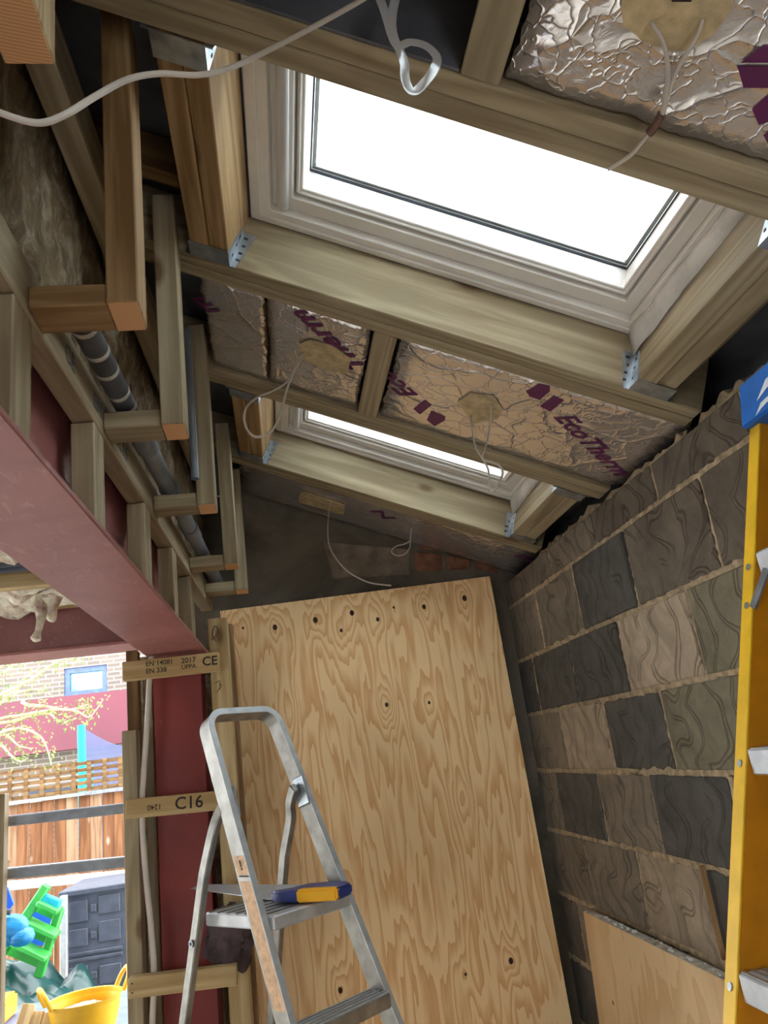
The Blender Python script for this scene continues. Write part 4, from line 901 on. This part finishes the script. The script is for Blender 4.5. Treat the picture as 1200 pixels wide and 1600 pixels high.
p = atY(94,1400,SYb-.05); q = atY(105,1560,SYb-.05); obj('edge_post', MB().box((p.x,SYb-.06,q.z),(q.x,SYb-.02,p.z)).mesh('edge_post', .004), M_['alu_lite'], sb)
# low table with boards and tub
tY = 4.1; tzp = atY(60,1566,tY+.55).z
tab = thing('trestle_table', 'low table with a blue grey board top outside the opening', 'table', (-1.6,tY,-.1))
obj('table_top', MB().box((-2.6,tY-.6,tzp-.03),(-.62,tY+.55,tzp)).mesh('table_top', .004), plain('bluegrey_board', (84,98,122), .6), tab)
for xx in (-2.5,-.72):
    for yy in (tY-.5,tY+.5): obj('leg', MB().box((xx-.025,yy-.025,-.12),(xx+.025,yy+.025,tzp-.03)), M_['wood_pale'], tab)
# yellow tub
tc = atY(133,1558,3.72); rz = tc.z; hb = rz-tzp-.002
tub = thing('rubber_tub', 'yellow flexible builders tub with looped handles outside the opening', 'tub', (tc.x,3.72,tzp))
M_['tub'] = plain('yellow_rubber', (232,180,24), .45, var=.05); Mt = Matrix.Translation((tc.x,3.72,rz)) @ Matrix.Rotation(.5, 4, 'Z')
vs_ = []; N = 32; prof = [(.105,-hb),(.115,-hb*.7),(.134,-.05),(.141,0),(.147,.002),(.141,-.008),(.13,-.05),(.105,-hb+.01),(.0,-hb+.01)]
for r_, z_ in prof: vs_ += [V((r_*math.cos(2*math.pi*k/N), r_*math.sin(2*math.pi*k/N), z_)) for k in range(N)]
obj('bucket', MB().add(vs_, [(i*N+k,i*N+(k+1)%N,(i+1)*N+(k+1)%N,(i+1)*N+k) for i in range(len(prof)-1) for k in range(N)]+[tuple(range(N))[::-1]]).mesh('bucket', smooth=True), M_['tub'], tub, Mt)
obj('rubble', crumple((0,0,-.05), .105, .105, .02, 8).mesh('rubble', smooth=True), plain('rubble', (176,128,104), .95, var=.35, scale=40, bump=.6), tub, Mt)
for sg in (1,-1):
    P = [V((sg*.14,-.05,-.005)), V((sg*.165,-.042,.045)), V((sg*.175,0,.07)), V((sg*.165,.042,.045)), V((sg*.14,.05,-.005))]
    obj('handle', MB().tube(smoothpath(P), .010, 8).mesh('handle', smooth=True), M_['tub'], tub, Mt)
tag(tab, 'low table with a blue grey board top beside the yellow tub', 'table')
# loose timber offcuts beside the tub
for k, (pa, pb) in enumerate((((30,1600),(46,1570)), ((48,1604),(60,1582)), ((66,1604),(76,1584)))):
    tag(timber('offcut', atY(*pa,3.65)-V((0,0,.05)), atY(*pb,3.72), .05, .03, (0,-1,0), M_['wood_pale']), ('leftmost pointed pale timber offcut beside the yellow tub','middle pale timber offcut beside the yellow tub','pale timber offcut touching the yellow tub')[k], 'timber', 'offcuts by the tub')
# green toy slide
GY = 5.3; M_['green'] = plain('green_plastic', (52,160,64), .4, var=.06); M_['blue'] = plain('blue_plastic', (24,84,196), .4, var=.08)
gs = thing('toy_slide', 'green and blue plastic toy slide tipped on its side against the fence', 'toy', atY(50,1500,GY))
def P2(x, y, Y=GY): return atY(x*220/1173, 1300+y*300/1600, Y)
obj('side_rail', MB().bar(P2(-60,1120), P2(395,440), .05, .07, (0,-1,0)).mesh('side_rail', .008, True), M_['green'], gs)
obj('side_rail', MB().bar(P2(320,1210,GY+.1), P2(500,640,GY+.1), .05, .06, (0,-1,0)).mesh('side_rail', .008, True), M_['green'], gs)
for (a_, b_) in (((330,580),(500,660)), ((225,740),(480,860)), ((120,910),(400,1050))):
    pa, pb = P2(*a_), P2(*b_); obj('tread', MB().bar(pa, pb, .14, .03, (0,0,1)).mesh('tread', .006, True), M_['green'], gs); 
for q in ([(300,590),(500,670),(495,760),(270,650)], [(190,770),(470,880),(430,950),(160,830)], [(80,940),(380,1060),(310,1130),(20,1010)]):
    obj('riser', MB().prism([P2(x,y,GY+.08) for x,y in q], (0,1,0), .02), M_['green'], gs)
obj('slide_bed', MB().prism([P2(x,y,GY+.2) for x,y in ((280,650),(500,700),(400,960),(100,900))], (0,1,0), .03), M_['blue'], gs)
obj('top_bar', MB().bar(P2(330,545), P2(498,610), .06, .05, (0,-1,0)).mesh('top_bar', .008, True), plain('turquoise_plastic', (20,160,200), .4), gs)
# blue toys
tb_ = thing('toy_truck', 'bright blue plastic toys heaped at the left edge beside the green slide', 'toy', P2(60,840,GY-.1))
for (cx_, cy_, rx, rz_) in ((90,800,.09,.07),(180,870,.07,.05),(20,880,.08,.05)):
    p = P2(cx_, cy_, GY-.25); obj('shell', crumple((p.x,p.y,p.z), rx, .06, rz_, cx_, amp=.25).mesh('shell', smooth=True), plain('sky_blue_plastic', (10,116,170), .4), tb_)
obj('scoop', MB().prism([P2(x,y,GY-.2) for x,y in ((60,460),(110,600),(60,670),(45,560))], (0,1,0), .02), M_['blue'], tb_)
sh_ = thing('garden_tool', 'dark handled garden tool leaning at the left edge of the garden view', 'tool', P2(10,700,GY-.3))
obj('shaft', MB().tube([P2(72,240,GY-.25), P2(-30,700,GY-.35)], .012, 8).mesh('shaft', smooth=True), M_['wood_dark'], sh_); obj('grip', MB().tube([P2(5,660,GY-.3), P2(90,668,GY-.3)], .016, 8).mesh('grip', smooth=True), M_['gasket'], sh_)
# tarpaulin
def tarp():
    vs_ = []; nx, ny = 50, 30
    for i in range(nx+1):
        for k in range(ny+1):
            x = -2.5+1.3*i/nx; y = 4.72+1.0*k/ny; q = V((x*4, y*4, 2))
            z = .42+.34*math.sin(math.pi*i/nx)*(.4+.6*k/ny)+.13*abs(mnoise.noise(q))*2+.06*abs(mnoise.noise(q*2.6)); vs_.append((x,y,z))
    return MB().add(vs_, [(i*(ny+1)+k, (i+1)*(ny+1)+k, (i+1)*(ny+1)+k+1, i*(ny+1)+k+1) for i in range(nx) for k in range(ny)])
to = obj('tarpaulin', tarp().mesh('tarpaulin', smooth=True), plain('dark_green_tarp', (18,56,54), .3, var=.2, scale=3)); so = to.modifiers.new('t','SOLIDIFY'); so.thickness = .03
tag(to, 'crumpled dark green tarpaulin heaped under the green toy slide', 'tarpaulin')
p = P2(60,1440,4.5); p.z = tzp+.051; tag(obj('orange_case', MB().box((p.x-.2,4.3,p.z-.05),(p.x+.05,4.5,p.z+.05)).mesh('orange_case', .012, False, 2), plain('orange_plastic', (232,140,24), .4)), 'orange plastic case on the blue grey board at the left edge', 'case')
# tree: trunk outside the frame on the left, branches reaching in
TRY = 6.3
tree = thing('young_tree', 'tree with thin pale branches and small fresh green leaves on the left', 'tree', (atY(-160,1240,TRY).x, TRY, -.1))
def P1(x, y, Y=TRY): return atY(x*220/1173, 980+y*300/1600, Y)
br = [[(-400,700),(0,560),(250,440),(440,310),(520,270),(600,262),(700,290)], [(-400,900),(0,765),(180,735),(360,700),(520,685),(640,700),(735,750),(800,690),(860,600)], [(180,620),(240,650),(380,660),(560,690),(700,655),(745,640)],
      [(-300,820),(60,790),(230,745),(400,720),(480,780),(540,795),(640,760)], [(-300,980),(0,900),(80,920),(160,990),(260,1010)], [(-200,940),(0,980),(80,1060),(170,1120),(230,1090)], [(-300,560),(0,400),(120,300),(220,250),(340,215)], [(-200,700),(30,620),(200,430),(330,340)], [(-100,600),(100,560),(280,520),(430,560)], [(-200,980),(60,860),(200,850),(320,900),(380,980),(430,1150)], [(-200,480),(60,300),(180,290)]]
lv = MB(); rnd = random.Random(3)
trunk = [V((atY(-160,1240,TRY).x, TRY, -.12)), V((atY(-160,1240,TRY).x+.05, TRY, 1.2)), V((atY(-130,1200,TRY).x, TRY, 2.2)), V((atY(-120,1050,TRY).x, TRY+.1, 3.2))]
M_['bark'] = plain('pale_bark', (186,170,140), .8, var=.15); obj('trunk', MB().tube(smoothpath(trunk), .05, 10).mesh('trunk', smooth=True), M_['bark'], tree)
for b_ in br:
    Yb = TRY+rnd.uniform(-.25,.25); pts = smoothpath([P1(x,y,Yb+.0003*i) for i,(x,y) in enumerate(b_)], 6)
    obj('branch', MB().tube(pts, [.011*(1-i/len(pts))+.003 for i in range(len(pts))], 6).mesh('branch', smooth=True), M_['bark'], tree)
    for p in pts[4:]:
        if rnd.random() < .62:
            for _ in range(rnd.randint(3,7)):
                c = p+V((rnd.gauss(0,.035), rnd.gauss(0,.06), rnd.gauss(0,.035))); a_ = V((rnd.gauss(0,1),rnd.gauss(0,1),rnd.gauss(0,1))).normalized(); q = a_.orthogonal().normalized(); sz = rnd.uniform(.010,.022)
                lv.add([c-a_*sz, c+q*sz*.45, c+a_*sz, c-q*sz*.45], [(0,1,2),(0,2,3)])
lf = obj('foliage', lv.mesh('foliage'), plain('fresh_leaf', (108,130,58), .6, var=.2, scale=30), tree); lf['kind'] = 'stuff'
